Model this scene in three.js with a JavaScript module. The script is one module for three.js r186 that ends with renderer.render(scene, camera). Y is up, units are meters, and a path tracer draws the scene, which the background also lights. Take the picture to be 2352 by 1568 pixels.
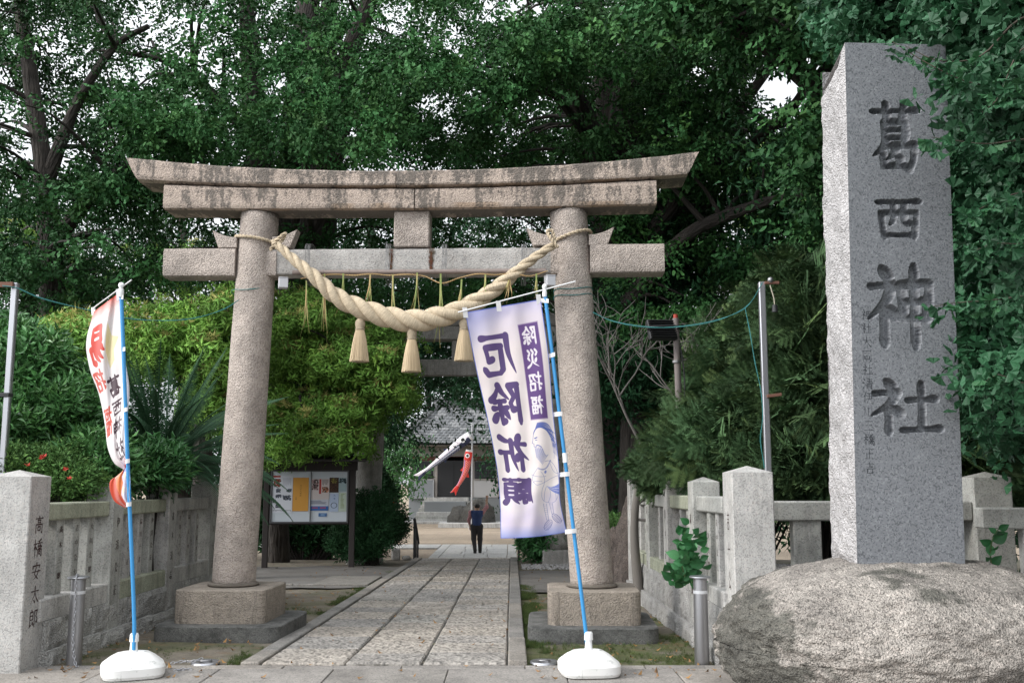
import * as THREE from 'three';
import { ConvexGeometry } from 'three/addons/geometries/ConvexGeometry.js';
import { MarchingCubes } from 'three/addons/objects/MarchingCubes.js';
import { ImprovedNoise } from 'three/addons/math/ImprovedNoise.js';
import { mergeGeometries, mergeVertices, toCreasedNormals } from 'three/addons/utils/BufferGeometryUtils.js';

// ---------------------------------------------------------------- camera, sky, sun, exposure
const scene = new THREE.Scene();
const PITCH = THREE.MathUtils.degToRad(7.9), EYE = 1.53, FOCAL = 2286.6;      // FOCAL in pixels of a 2352 x 1568 print of the photograph
const camera = new THREE.PerspectiveCamera(2 * THREE.MathUtils.radToDeg(Math.atan(784 / FOCAL)), 1024 / 682, 0.1, 1200);
camera.position.set(0, EYE, 0); camera.rotation.x = PITCH;
const renderer = new THREE.WebGLRenderer();
renderer.toneMapping = THREE.LinearToneMapping;
renderer.toneMappingExposure = 1.38;
renderer.shadowMap.enabled = true;
const SUN = new THREE.Vector3(-0.80, 0.52, 0.30).normalize();
{ // bright, thinly overcast sky, brighter towards the veiled sun
  const W = 256, H = 128, d = new Float32Array(W * H * 4), n = new ImprovedNoise();
  for (let j = 0; j < H; j++) for (let i = 0; i < W; i++) {
    const el = ((j + 0.5) / H - 0.5) * Math.PI, az = ((i + 0.5) / W - 0.5) * 2 * Math.PI;
    const x = Math.cos(az) * Math.cos(el), y = Math.sin(el), z = Math.sin(az) * Math.cos(el);
    const c = x * SUN.x + y * SUN.y + z * SUN.z;
    let L = y < 0 ? 0.30 : 0.82 + 0.12 * y + 1.9 * Math.pow(Math.max(0, c * 0.5 + 0.5), 4.5);
    L *= 1 + 0.08 * n.noise(x * 3 + 5, y * 6, z * 3);
    const o = (j * W + i) * 4;
    d[o] = L * 0.96; d[o + 1] = L * 1.0; d[o + 2] = L * 1.05; d[o + 3] = 1;
  }
  const t = new THREE.DataTexture(d, W, H, THREE.RGBAFormat, THREE.FloatType);
  t.mapping = THREE.EquirectangularReflectionMapping; t.magFilter = THREE.LinearFilter; t.needsUpdate = true;
  scene.background = t; scene.environment = t;
}
const sun = new THREE.DirectionalLight(new THREE.Color(1, 0.95, 0.88), 1.5);
sun.position.copy(SUN).multiplyScalar(40).add(new THREE.Vector3(0, 0, -12)); sun.target.position.set(0, 0, -12);
sun.castShadow = true; sun.shadow.radius = 26; sun.shadow.mapSize.set(2048, 2048);
Object.assign(sun.shadow.camera, { left: -25, right: 25, top: 25, bottom: -25, near: 1, far: 120 });
scene.add(sun, sun.target);

// ---------------------------------------------------------------- helpers
let seed = 20240517;
const rnd = () => { seed = (seed + 0x6d2b79f5) | 0; let t = Math.imul(seed ^ (seed >>> 15), 1 | seed); t = (t + Math.imul(t ^ (t >>> 7), 61 | t)) ^ t; return ((t ^ (t >>> 14)) >>> 0) / 4294967296; };
const rr = (a, b) => a + (b - a) * rnd(), pick = (a) => a[Math.floor(rnd() * a.length)], gauss = () => (rnd() + rnd() + rnd() + rnd() - 2) * 0.866;
const V = (x, y, z) => new THREE.Vector3(x, y, z), R = THREE.MathUtils.degToRad, clamp = THREE.MathUtils.clamp, lerp = THREE.MathUtils.lerp;
const smooth = (x, a, b) => { const t = clamp((x - a) / (b - a), 0, 1); return t * t * (3 - 2 * t); };
const IN = new ImprovedNoise(), ns = (x, y = 0, z = 0) => IN.noise(x + 17.3, y + 5.1, z + 9.7);
const fbm = (x, y, z, o = 4) => { let a = 0, s = 0.5; for (let i = 0; i < o; i++) { a += s * ns(x, y, z); x *= 2.03; y *= 2.03; z *= 2.03; s *= 0.5; } return a; };
const CP = Math.cos(PITCH), SP = Math.sin(PITCH);
// the point that lies D metres ahead on the line of sight through a pixel of the 2352 x 1568 print
const at = (px, py, D) => { const v = py - 784, k = D / (FOCAL * CP + v * SP); return V((px - 1176) * k, EYE + (-v * CP + FOCAL * SP) * k, -D); };
const groundY = (z) => (z > -8.5 ? 0 : z > -24 ? -0.02 * (-z - 8.5) : -0.91);

const taken = new Map();
const numbered = (n) => { const k = taken.get(n) ?? 0; taken.set(n, k + 1); return k ? n + '_' + String(k).padStart(3, '0') : n; };
const tag = (o, label, category, group, kind) => { if (label) o.userData.label = label; if (category) o.userData.category = category; if (group) o.userData.group = group; if (kind) o.userData.kind = kind; return o; };
function mesh(name, geo, mat, parent = scene) { const m = new THREE.Mesh(geo, mat); m.name = parent === scene ? numbered(name) : name; m.castShadow = m.receiveShadow = true; parent.add(m); return m; }
function thing(name, label, category, p = V(0, 0, 0), turn = 0, group) { const g = new THREE.Group(); g.name = numbered(name); g.position.copy(p); g.rotation.y = turn; scene.add(g); return tag(g, label, category, group); }
function struct(name, geo, mat, label) { const m = geo ? mesh(name, geo, mat) : thing(name); return tag(m, label, null, null, 'structure'); }
function copyOf(o, name, p, turn, label) { const c = o.clone(); c.name = numbered(name); if (p) c.position.copy(p); if (turn !== undefined) c.rotation.y = turn; if (label) c.userData.label = label; scene.add(c); return c; }
const merge = (list) => { const l = list.map((g) => { let q = g.index ? g.toNonIndexed() : g; for (const k of Object.keys(q.attributes)) if (!['position', 'normal', 'uv', 'color'].includes(k)) q.deleteAttribute(k); return q; }); const hasUV = l.every((g) => g.attributes.uv), hasC = l.every((g) => g.attributes.color); for (const g of l) { if (!hasUV) g.deleteAttribute('uv'); if (!hasC) g.deleteAttribute('color'); if (!g.attributes.normal) g.computeVertexNormals(); } return mergeGeometries(l); };
const mv = (g, x, y, z) => g.translate(x, y, z);
// uv in metres, each face mapped along the axis that it faces
function boxUV(geo, ox = 0, oy = 0) {
  const g = geo.index ? geo.toNonIndexed() : geo, p = g.attributes.position, uv = new Float32Array(p.count * 2), a = V(), b = V(), c = V(), n = V();
  for (let i = 0; i < p.count; i += 3) {
    a.fromBufferAttribute(p, i); b.fromBufferAttribute(p, i + 1); c.fromBufferAttribute(p, i + 2);
    n.subVectors(b, a).cross(c.clone().sub(a)); const X = Math.abs(n.x), Y = Math.abs(n.y), Z = Math.abs(n.z);
    [a, b, c].forEach((q, k) => { const [u, v] = X >= Y && X >= Z ? [q.z, q.y] : Y >= Z ? [q.x, q.z] : [q.x, q.y]; uv[(i + k) * 2] = u + ox; uv[(i + k) * 2 + 1] = v + oy; });
  }
  g.setAttribute('uv', new THREE.BufferAttribute(uv, 2)); return g;
}
// box with chamfered edges, standing on y = 0
function cbox(w, h, d, c = 0.01, ox = rnd() * 3, oy = rnd() * 3) {
  const pts = [];
  for (const sx of [-1, 1]) for (const sy of [0, 1]) for (const sz of [-1, 1]) {
    const x = sx * w / 2, y = sy * h, z = sz * d / 2, cy = sy ? -c : c;
    pts.push(V(x - sx * c, y, z - sz * c), V(x, y + cy, z - sz * c), V(x - sx * c, y + cy, z));
  }
  return boxUV(new ConvexGeometry(pts), ox, oy);
}
const hull = (pts, ox = 0, oy = 0) => boxUV(new ConvexGeometry(pts.map((p) => V(...p))), ox, oy);
// tapered tube through points
function tube(pts, radii, seg = 24, radial = 8, wob = 0, closed = false) {
  const cv = new THREE.CatmullRomCurve3(pts, closed), fr = cv.computeFrenetFrames(seg, closed), pos = [], nor = [], uv = [], idx = [], rf = Array.isArray(radii) ? (t) => { const k = t * (radii.length - 1), i = Math.min(Math.floor(k), radii.length - 2); return lerp(radii[i], radii[i + 1], k - i); } : typeof radii === 'function' ? radii : () => radii;
  const L = cv.getLength(), off = rnd() * 50;
  for (let i = 0; i <= seg; i++) {
    const t = i / seg, p = cv.getPointAt(t), N = fr.normals[i], B = fr.binormals[i], r0 = rf(t);
    for (let j = 0; j <= radial; j++) {
      const a = (j / radial) * Math.PI * 2, cx = Math.cos(a), sy = Math.sin(a), r = r0 * (1 + (wob ? wob * ns(cx * 1.7 + off, sy * 1.7, t * L * 1.2) : 0));
      const n = N.clone().multiplyScalar(cx).addScaledVector(B, sy);
      pos.push(p.x + n.x * r, p.y + n.y * r, p.z + n.z * r); nor.push(n.x, n.y, n.z); uv.push((j / radial) * 2 * Math.PI * Math.max(r0, 0.005), t * L);
    }
  }
  for (let i = 0; i < seg; i++) for (let j = 0; j < radial; j++) { const a = i * (radial + 1) + j, b = a + radial + 1; idx.push(a, a + 1, b, b, a + 1, b + 1); }
  if (!closed) for (const [i, s] of [[0, 1], [seg, -1]]) { const c = pos.length / 3, p = cv.getPointAt(i / seg), tg = fr.tangents[i]; pos.push(p.x, p.y, p.z); nor.push(-tg.x * s, -tg.y * s, -tg.z * s); uv.push(0, 0); for (let j = 0; j < radial; j++) { const a = i * (radial + 1) + j; s > 0 ? idx.push(c, a + 1, a) : idx.push(c, a, a + 1); } }
  const g = new THREE.BufferGeometry(); g.setAttribute('position', new THREE.Float32BufferAttribute(pos, 3)); g.setAttribute('normal', new THREE.Float32BufferAttribute(nor, 3)); g.setAttribute('uv', new THREE.Float32BufferAttribute(uv, 2)); g.setIndex(idx);
  if (wob) g.computeVertexNormals();
  return g;
}
const rod = (a, b, r, radial = 8) => tube([a, a.clone().lerp(b, 0.5), b], r, 2, radial);
const lathe = (prof, seg = 24) => new THREE.LatheGeometry(prof.map(([x, y]) => new THREE.Vector2(x, y)), seg);
// grid surface f(u, v) -> Vector3
function sheet(nu, nv, f) {
  const pos = [], uv = [], idx = [];
  for (let j = 0; j <= nv; j++) for (let i = 0; i <= nu; i++) { const p = f(i / nu, j / nv); pos.push(p.x, p.y, p.z); uv.push(p.u ?? i / nu, p.v ?? j / nv); }
  for (let j = 0; j < nv; j++) for (let i = 0; i < nu; i++) { const a = j * (nu + 1) + i, b = a + nu + 1; idx.push(a, a + 1, b, b, a + 1, b + 1); }
  const g = new THREE.BufferGeometry(); g.setAttribute('position', new THREE.Float32BufferAttribute(pos, 3)); g.setAttribute('uv', new THREE.Float32BufferAttribute(uv, 2)); g.setIndex(idx); g.computeVertexNormals(); return g;
}
function vcolor(g, f) { const p = g.attributes.position, n = g.attributes.normal, c = new Float32Array(p.count * 3); for (let i = 0; i < p.count; i++) { const k = f(p.getX(i), p.getY(i), p.getZ(i), n ? n.getX(i) : 0, n ? n.getY(i) : 1, n ? n.getZ(i) : 0); c.set(k, i * 3); } g.setAttribute('color', new THREE.BufferAttribute(c, 3)); return g; }

// ---------------------------------------------------------------- textures
const toS = (x) => Math.round(255 * clamp(x <= 0.0031308 ? 12.92 * x : 1.055 * Math.pow(x, 1 / 2.4) - 0.055, 0, 1));
function dataTex(S, f, size, srgb = true, SY = S) {           // f(i, j) -> linear colour or value; size in metres of one repeat
  const d = new Uint8Array(S * SY * 4);
  for (let j = 0; j < SY; j++) for (let i = 0; i < S; i++) { const k = f(i, j), o = (j * S + i) * 4; if (typeof k === 'number') d[o] = d[o + 1] = d[o + 2] = clamp(Math.round(k * 255), 0, 255); else { d[o] = toS(k[0]); d[o + 1] = toS(k[1]); d[o + 2] = toS(k[2]); } d[o + 3] = 255; }
  const t = new THREE.DataTexture(d, S, SY, THREE.RGBAFormat); t.wrapS = t.wrapT = THREE.RepeatWrapping; t.magFilter = THREE.LinearFilter; t.minFilter = THREE.LinearMipmapLinearFilter; if (srgb) t.colorSpace = THREE.SRGBColorSpace; if (size) t.repeat.set(1 / size, 1 / (size * SY / S)); t.needsUpdate = true; return t;
}
// tileable value noise field on an S x S grid
function field(S, cell, cellY = cell, SY = S) {
  const nx = Math.max(1, Math.round(S / cell)), ny = Math.max(1, Math.round(SY / cellY)), g = new Float32Array(nx * ny); for (let i = 0; i < g.length; i++) g[i] = rnd();
  return (i, j) => { const x = (i / S) * nx, y = (j / SY) * ny, x0 = Math.floor(x), y0 = Math.floor(y), fx = x - x0, fy = y - y0, sx = fx * fx * (3 - 2 * fx), sy = fy * fy * (3 - 2 * fy), X0 = x0 % nx, X1 = (x0 + 1) % nx, Y0 = (y0 % ny) * nx, Y1 = ((y0 + 1) % ny) * nx; return lerp(lerp(g[Y0 + X0], g[Y0 + X1], sx), lerp(g[Y1 + X0], g[Y1 + X1], sx), sy); };
}
// granite: light ground, dark mica, warm feldspar grains, slow patches of tone
function granite(base, dark, warm, { S = 1024, size = 2, grain = 3, amount = 0.5, patch = 0.12, bump = true, dirt = 0, dirtColor = [0.05, 0.05, 0.045] } = {}) {
  const a = field(S, grain), b = field(S, grain * 1.3), c = field(S, 2), e = field(S, S / 9), e2 = field(S, S / 31), h = field(S, grain * 0.8), st = field(S, S / 40, S / 6), st2 = field(S, 9, 60);
  const map = dataTex(S, (i, j) => {
    const p = 1 + patch * ((e(i, j) - 0.5) * 1.4 + (e2(i, j) - 0.5) * 0.8) + (c(i, j) - 0.5) * 0.16, m = smooth(a(i, j), 0.58, 0.8) * amount, w = smooth(b(i, j), 0.6, 0.85) * amount, k = dirt * smooth(st(i, j) * 0.65 + st2(i, j) * 0.35, 0.52, 0.72);
    return [0, 1, 2].map((q) => lerp(lerp(lerp(base[q], warm[q], w), dark[q], m) * p, dirtColor[q], k));
  }, size);
  const bm = bump ? dataTex(S, (i, j) => 0.55 * h(i, j) + 0.3 * c(i, j) + 0.15 * e2(i, j), size, false) : null;
  return { map, bumpMap: bm };
}
const M = (color, roughness = 0.8, o = {}) => new THREE.MeshStandardMaterial({ color: Array.isArray(color) ? new THREE.Color().setRGB(...color) : color, roughness, ...o });
const canvas = (w, h) => { const c = document.createElement('canvas'); c.width = w; c.height = h; return [c, c.getContext('2d')]; };
const cTex = (c) => { const t = new THREE.CanvasTexture(c); t.colorSpace = THREE.SRGBColorSpace; t.magFilter = THREE.LinearFilter; return t; };

// ---------------------------------------------------------------- brush lettering: every character is a list of strokes on a 100 x 100 square
const bxs = (x0, y0, x1, y1) => `v${x0},${y0} ${x0 + 1},${y1};z${x0},${y0} ${x1},${y0 - 1} ${x1 - 1},${y1};h${x0},${y1} ${x1},${y1}`;
const SHI = 'd24,3 33,14;h8,27 40,24;p40,24 28,46 4,66;v27,46 27,97;d31,50 43,61';
const GLYPH = {
  葛: 'h6,15 94,12;v33,3 35,25;v68,2 64,25;' + bxs(30, 30, 70, 52) + ';h32,41 68,40;p34,52 27,66 8,78;z28,64 86,61 82,84 74,97 62,90;p51,65 46,75 34,82;n46,72 60,83;z27,76 28,93 66,90',
  西: 'h8,14 92,10;v16,38 22,94;z16,38 84,35 78,94;h22,88 80,87;p40,14 40,50 31,66;z60,13 60,54 63,61 73,60',
  神: SHI + ';v52,24 55,66;z52,24 93,21 88,66;h55,44 89,43;h55,64 89,63;v71,1 71,99',
  社: SHI + ';h52,38 92,34;v72,6 72,88;h44,91 98,86',
  厄: 'h14,12 92,9;p18,12 18,52 4,96;z36,32 80,30 77,60 62,56;z38,32 40,82 48,90 84,89 93,73',
  除: 'z8,8 35,8 22,34 35,48 30,64 19,62;v10,8 11,97;p66,3 56,22 38,39;n66,5 78,24 98,39;h50,41 86,40;h44,57 92,56;z68,41 68,94 57,87;p54,67 43,86;d79,67 92,84',
  祈: SHI + ';p90,6 74,15 55,18;p56,17 56,58 43,96;h57,45 98,43;v80,45 80,98',
  願: 'h6,8 48,7;p10,8 10,52 1,93;d31,13 24,22;' + bxs(19, 25, 44, 50) + ';h20,37 43,37;z31,50 31,93 23,88;d21,60 12,78;d39,61 48,77;h52,8 98,7;p75,8 70,21;' + bxs(56, 23, 94, 74) + ';h58,40 92,39;h58,57 92,56;p66,76 60,86 47,97;d82,76 97,95',
  災: 'z28,3 15,19 28,35;z54,3 41,19 54,35;z80,3 67,19 80,35;d22,48 31,65;p82,45 70,63;p52,38 48,70 8,97;n52,56 66,80 95,96',
  招: 'h4,26 40,23;z22,3 22,92 11,85;t4,66 41,52;z48,14 90,13 86,47 75,42;p66,14 60,34 43,51;' + bxs(53, 59, 89, 92),
  福: SHI + ';h50,10 95,8;' + bxs(58, 21, 88, 40) + ';' + bxs(52, 53, 92, 93) + ';h53,73 91,73;v72,53 72,92',
  高: 'd49,1 51,12;h6,17 94,14;' + bxs(34, 25, 66, 39) + ';v14,50 14,98;z14,50 86,48 86,96 75,91;' + bxs(36, 62, 64, 82),
  橋: 'h1,30 39,27;v20,3 20,98;p20,33 3,67;d22,40 37,57;p86,3 68,12 50,14;h43,25 99,23;p70,12 58,34 41,50;n71,24 83,37 99,48;' + bxs(60, 41, 82, 52) + ';v48,60 48,98;z48,60 94,59 94,96 85,92;' + bxs(62, 69, 80, 85),
  安: 'd49,1 52,12;d12,18 10,33;z12,21 90,18 81,33;z48,28 30,66 72,94;p73,46 60,74 14,97;h3,53 97,50',
  太: 'h8,32 92,29;p50,3 46,50 7,97;n52,36 67,67 95,95;d38,77 53,92', 大: 'h8,34 92,31;p50,3 46,50 7,97;n52,36 67,67 95,95',
  郎: 'd27,1 31,10;v12,15 12,90;z12,15 45,14 44,56;h13,35 44,34;h13,56 44,55;t12,91 45,73;d37,65 49,84;z62,11 93,9 78,40 95,55 90,74 77,71;v62,10 62,99',
  平: 'h12,12 88,10;d27,21 37,39;p75,19 63,39;h3,51 97,49;v50,12 50,99', 田: bxs(14, 12, 86, 92) + ';h15,50 85,50;v50,12 50,90', 八: 'p40,18 34,60 5,93;n58,14 68,60 97,93', 十: 'h5,42 95,40;v50,3 50,98',
  川: 'p17,7 17,60 5,95;v50,12 50,82;v84,5 84,99', 木: 'h6,28 94,26;v50,3 50,99;p48,30 36,56 5,81;n52,30 66,56 97,79', 吉: 'h8,18 92,16;v50,1 50,41;h20,41 80,40;' + bxs(24, 57, 76, 93), 公: 'p36,5 28,30 5,51;n60,3 70,28 97,49;z46,48 27,88 77,83;d65,66 83,94',
  伊: 'p30,3 20,30 3,51;v20,36 20,98;z42,14 85,13 82,62;h34,38 99,37;h42,61 82,61;p60,14 60,60 39,97', 正: 'h8,11 92,9;v50,11 50,90;h52,49 85,47;v24,44 24,90;h2,93 98,90', 中: bxs(14, 24, 86, 62) + ';v50,1 50,99',
  岡: 'v12,8 12,98;z12,8 88,7 88,98 78,94;h25,28 75,27;v50,42 50,80;z28,54 28,81 72,81 72,54', 易: bxs(24, 4, 78, 42) + ';h25,23 76,22;p34,45 24,60 8,70;z24,56 92,53 84,90 70,95;p50,56 40,76 22,90;p70,55 60,80 42,95', 三: 'h14,14 86,12;h20,50 80,48;h4,92 96,89', 清: 'd10,8 22,20;d4,36 16,48;t4,94 24,66;h38,12 94,11;h42,28 90,27;h32,44 98,43;v66,2 66,44;v44,56 42,97;z44,56 88,55 88,96 78,92;h45,70 87,70;h45,84 87,84', 志: 'h8,20 92,18;v50,2 50,42;h18,43 82,42;d14,60 10,82;z32,56 34,88 74,90 80,76;d48,56 58,70;d80,58 94,76',
};
function brush(ctx, ch, x, y, w, h, weight = 8, mirror = false) {
  const fx = (u) => x + (mirror ? 1 - u / 100 : u / 100) * w, fy = (v) => y + (v / 100) * h, k = (Math.min(w, h) / 100) * weight;
  for (const s of GLYPH[ch].split(';')) {
    const ty = s[0], p = s.slice(1).split(' ').map((q) => q.split(',').map(Number)), cur = ty === 'p' || ty === 'n' || ty === 'd';
    const P = p.map(([a, b]) => new THREE.Vector2(fx(a), fy(b))), path = cur && P.length > 2 ? new THREE.SplineCurve(P) : null, seg = [];
    if (path) for (let i = 0; i <= 40; i++) seg.push(path.getPoint(i / 40)); else for (let q = 0; q < P.length - 1; q++) for (let i = 0; i <= 24; i++) seg.push(P[q].clone().lerp(P[q + 1], i / 24));
    seg.forEach((q, i) => {
      const t = i / (seg.length - 1); let f = 0.9;
      if (ty === 'h') f = 0.86 - 0.16 * Math.sin(t * Math.PI) + 0.22 * smooth(t, 0.72, 0.93) - 0.5 * smooth(t, 0.95, 1) - 0.35 * smooth(1 - t, 0.95, 1);
      else if (ty === 'v') f = 1.08 - 0.12 * Math.sin(t * Math.PI) - 0.4 * smooth(1 - t, 0.93, 1) - 0.45 * smooth(t, 0.9, 1);
      else if (ty === 'p') f = 1.12 - 0.98 * t * t; else if (ty === 'n') f = 0.45 + 0.9 * t - 0.95 * smooth(t, 0.82, 1);
      else if (ty === 'd') f = 0.4 + 0.95 * Math.sin(Math.min(1, t * 1.25) * Math.PI * 0.55); else if (ty === 't') f = 1.05 - 0.85 * t;
      else f = 0.92 + 0.14 * Math.sin(t * 9) - 0.4 * smooth(t, 0.92, 1);
      ctx.beginPath(); ctx.ellipse(q.x, q.y, (k * f) / 2 * 1.05, (k * f) / 2, 0.6, 0, 7); ctx.fill();
    });
  }
}
// ---------------------------------------------------------------- stone materials
const gTorii = granite([0.42, 0.36, 0.317], [0.16, 0.132, 0.115], [0.51, 0.43, 0.365], { size: 1.9, grain: 6, amount: 0.42, patch: 0.3 });
const gFence = granite([0.42, 0.408, 0.388], [0.13, 0.13, 0.128], [0.50, 0.455, 0.42], { size: 1.8, grain: 5, amount: 0.42, patch: 0.28, dirt: 0.2 });
const gPale = granite([0.42, 0.408, 0.388], [0.13, 0.13, 0.128], [0.50, 0.455, 0.42], { size: 1.8, grain: 5, amount: 0.42, patch: 0.2, dirt: 0.12 });
const gStele = granite([0.175, 0.182, 0.195], [0.06, 0.063, 0.07], [0.25, 0.257, 0.268], { size: 1.8, grain: 4.5, amount: 0.7, patch: 0.06 });
const gRough = granite([0.47, 0.45, 0.445], [0.17, 0.165, 0.165], [0.55, 0.52, 0.505], { size: 1.8, grain: 6, amount: 0.4, patch: 0.15 });
const gBoulder = granite([0.285, 0.27, 0.25], [0.06, 0.057, 0.052], [0.44, 0.405, 0.375], { size: 1.7, grain: 5, amount: 0.7, patch: 0.45 });
const gPath = granite([0.245, 0.228, 0.208], [0.11, 0.105, 0.1], [0.33, 0.30, 0.27], { size: 2, grain: 5, amount: 0.6, patch: 0.3 });
const gHewn = (() => { const S = 1024, a = field(S, 14, 22), b = field(S, 7, 11), c = field(S, 4), e = field(S, 170), f2 = field(S, 30, 24); return dataTex(S, (i, j) => { const h = 0.5 * a(i, j) + 0.3 * b(i, j) + 0.2 * f2(i, j), k = (1 + 0.4 * (e(i, j) - 0.5) + 0.25 * (c(i, j) - 0.5)), d = smooth(0.49 - h, 0.0, 0.16); return [lerp(0.275, 0.155, d) * k, lerp(0.256, 0.146, d) * k, lerp(0.233, 0.134, d) * k]; }, 2); })();
const hewn = (() => { const S = 1024, a = field(S, 22, 32), b = field(S, 11, 15), c = field(S, 90, 60), d = field(S, 3); return dataTex(S, (i, j) => 0.5 * a(i, j) + 0.28 * b(i, j) + 0.14 * c(i, j) + 0.08 * d(i, j), 2, false); })();
const mTorii = M([1, 1, 1], 0.9, { map: gTorii.map, bumpMap: gTorii.bumpMap, bumpScale: 0.02 });
const mFence = M([1, 1, 1], 0.88, { map: gFence.map, bumpMap: gFence.bumpMap, bumpScale: 0.004 });
const mFenceB = M([0.86, 0.88, 0.86], 0.9, { map: gFence.map, bumpMap: gFence.bumpMap, bumpScale: 0.004 });
const mFenceMoss = M([0.78, 0.83, 0.66], 0.95, { map: gFence.map, bumpMap: gFence.bumpMap, bumpScale: 0.005 });
const mPale = M([1, 1, 1], 0.85, { map: gPale.map, bumpMap: gPale.bumpMap, bumpScale: 0.004 });
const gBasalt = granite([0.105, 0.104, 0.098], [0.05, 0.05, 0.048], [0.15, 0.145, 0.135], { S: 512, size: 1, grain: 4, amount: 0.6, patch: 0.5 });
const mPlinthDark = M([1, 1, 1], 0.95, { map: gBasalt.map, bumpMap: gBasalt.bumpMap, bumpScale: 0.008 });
const mPlinth = M([0.66, 0.66, 0.62], 0.92, { map: gTorii.map, bumpMap: gTorii.bumpMap, bumpScale: 0.014 });
const mPath = [[1.3, 1.28, 1.27], [1.12, 1.12, 1.13], [1.48, 1.42, 1.36], [1.2, 1.2, 1.18], [1.38, 1.32, 1.25]].map((c) => M(c, 0.93, { map: gHewn, bumpMap: hewn, bumpScale: 0.04 }));
const mKerb = [[1, 0.99, 0.97], [0.9, 0.91, 0.92], [1.1, 1.07, 1.03]].map((c) => M(c, 0.93, { map: gPath.map, bumpMap: gPath.bumpMap, bumpScale: 0.006 }));
const mStreet = [[0.95, 0.94, 0.93], [1.05, 1.02, 0.99], [1.0, 0.99, 0.99]].map((c) => M(c, 0.9, { map: gPath.map, bumpMap: gPath.bumpMap, bumpScale: 0.003 }));

// ---------------------------------------------------------------- ground
{
  const xs = [], zs = [];
  for (const [a, b, n] of [[-400, -60, 6], [-60, -12, 16], [-12, 9, 190], [9, 60, 16], [60, 400, 6]]) for (let i = 0; i < n; i++) xs.push(lerp(a, b, i / n)); xs.push(400);
  for (const [a, b, n] of [[60, -7.5, 8], [-7.5, -17.5, 110], [-17.5, -23.98, 40], [-23.98, -24.02, 1], [-24.02, -70, 60], [-70, -500, 8]]) for (let i = 0; i < n; i++) zs.push(lerp(a, b, i / n)); zs.push(-500);
  const g = sheet(xs.length - 1, zs.length - 1, (u, v) => { const x = xs[Math.round(u * (xs.length - 1))], z = zs[Math.round(v * (zs.length - 1))]; const p = V(x, groundY(z) - 0.012 + (z < -8.5 && z > -23 ? 0.022 * fbm(x * 2.2, z * 2.2, 1) : z < -24.1 ? 0.03 * fbm(x * 0.4, z * 0.4, 3) : -0.02), z); p.u = x; p.v = z; return p; });
  vcolor(g, (x, y, z) => {
    if (z < -24) { const k = 0.9 + 0.5 * fbm(x * 0.5, z * 0.5, 8), w = smooth(fbm(x * 0.25, z * 0.9, 20) + 0.5, 0.3, 0.7); return [lerp(0.36, 0.44, w) * k, lerp(0.285, 0.345, w) * k, lerp(0.205, 0.255, w) * k]; }
    if (z > -8.4) return [0.06, 0.06, 0.06];
    const n1 = fbm(x * 0.9, z * 0.9, 4) + 0.5, n2 = fbm(x * 3.1, z * 3.1, 11) + 0.5, k = 0.8 + 0.5 * n2;
    let moss = smooth(n1 * 0.6 + n2 * 0.5, 0.42, 0.68);
    if (x > 0) moss = Math.max(moss, smooth(n2 + (z > -11.5 ? 0.25 : -0.2) - 0.5 * Math.abs(x - 0.25) * (z < -10 ? 1 : 0.2), 0.3, 0.7)); else moss *= z > -10 ? 0.75 : 0.5;
    if (z < -16.5) moss *= 0.5;
    const dirt = [0.215, 0.185, 0.145], ms = [0.082, 0.092, 0.032], leaf = smooth(fbm(x * 9, z * 9, 2), 0.16, 0.3) * 0.5;
    return [0, 1, 2].map((q) => lerp(lerp(dirt[q], ms[q], moss), [0.22, 0.13, 0.07][q], leaf) * k);
  });
  const S = 512, a = field(S, 3), b = field(S, 9), c = field(S, 40), speck = dataTex(S, (i, j) => { const k = 0.62 + 0.5 * a(i, j) * b(i, j) + 0.28 * c(i, j); return [k, k, k]; }, 1.1), bm = dataTex(S, (i, j) => 0.5 * a(i, j) + 0.3 * b(i, j) + 0.2 * c(i, j), 1.1, false);
  struct('ground', g, M([1, 1, 1], 1, { vertexColors: true, map: speck, bumpMap: bm, bumpScale: 0.02 }), 'brown earth with mossy patches inside the gate and pale sandy yard beyond');
}
// street paving in front of the gate: one narrow border row and large slabs, joints left open
{
  const st = struct('street_paving', null, null, 'smooth grey stone paving along the street in front of the gate');
  const bed = mesh('joint_bed', boxUV(new THREE.BoxGeometry(40, 0.05, 24)), M([0.075, 0.072, 0.065], 1), st); bed.position.set(0, -0.055, 3.42);
  const put = (x0, x1, z0, z1) => { const w = Math.abs(x1 - x0) - 0.008, d = Math.abs(z1 - z0) - 0.008, m = mesh('paving_slab', cbox(w, 0.06, d, 0.005), pick(mStreet), st); m.position.set((x0 + x1) / 2, -0.06 + rr(-0.002, 0.002), (z0 + z1) / 2); };
  const row = (z0, z1, L, o) => { for (let x = -7 + o; x < 7; ) { const w = L * rr(0.96, 1.04); put(x, x + w, z0, z1); x += w; } };
  row(-8.58, -8.43, 0.98, 0.25); row(-8.43, -7.62, 0.92, 0.06); row(-7.62, -6.8, 0.92, 0.5); row(-6.8, -5.98, 0.92, 0.1); row(-5.98, -5.1, 0.92, 0.4); row(-5.1, -4.2, 0.92, 0.2); row(-4.2, -3.2, 0.92, 0.3);
}
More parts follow.
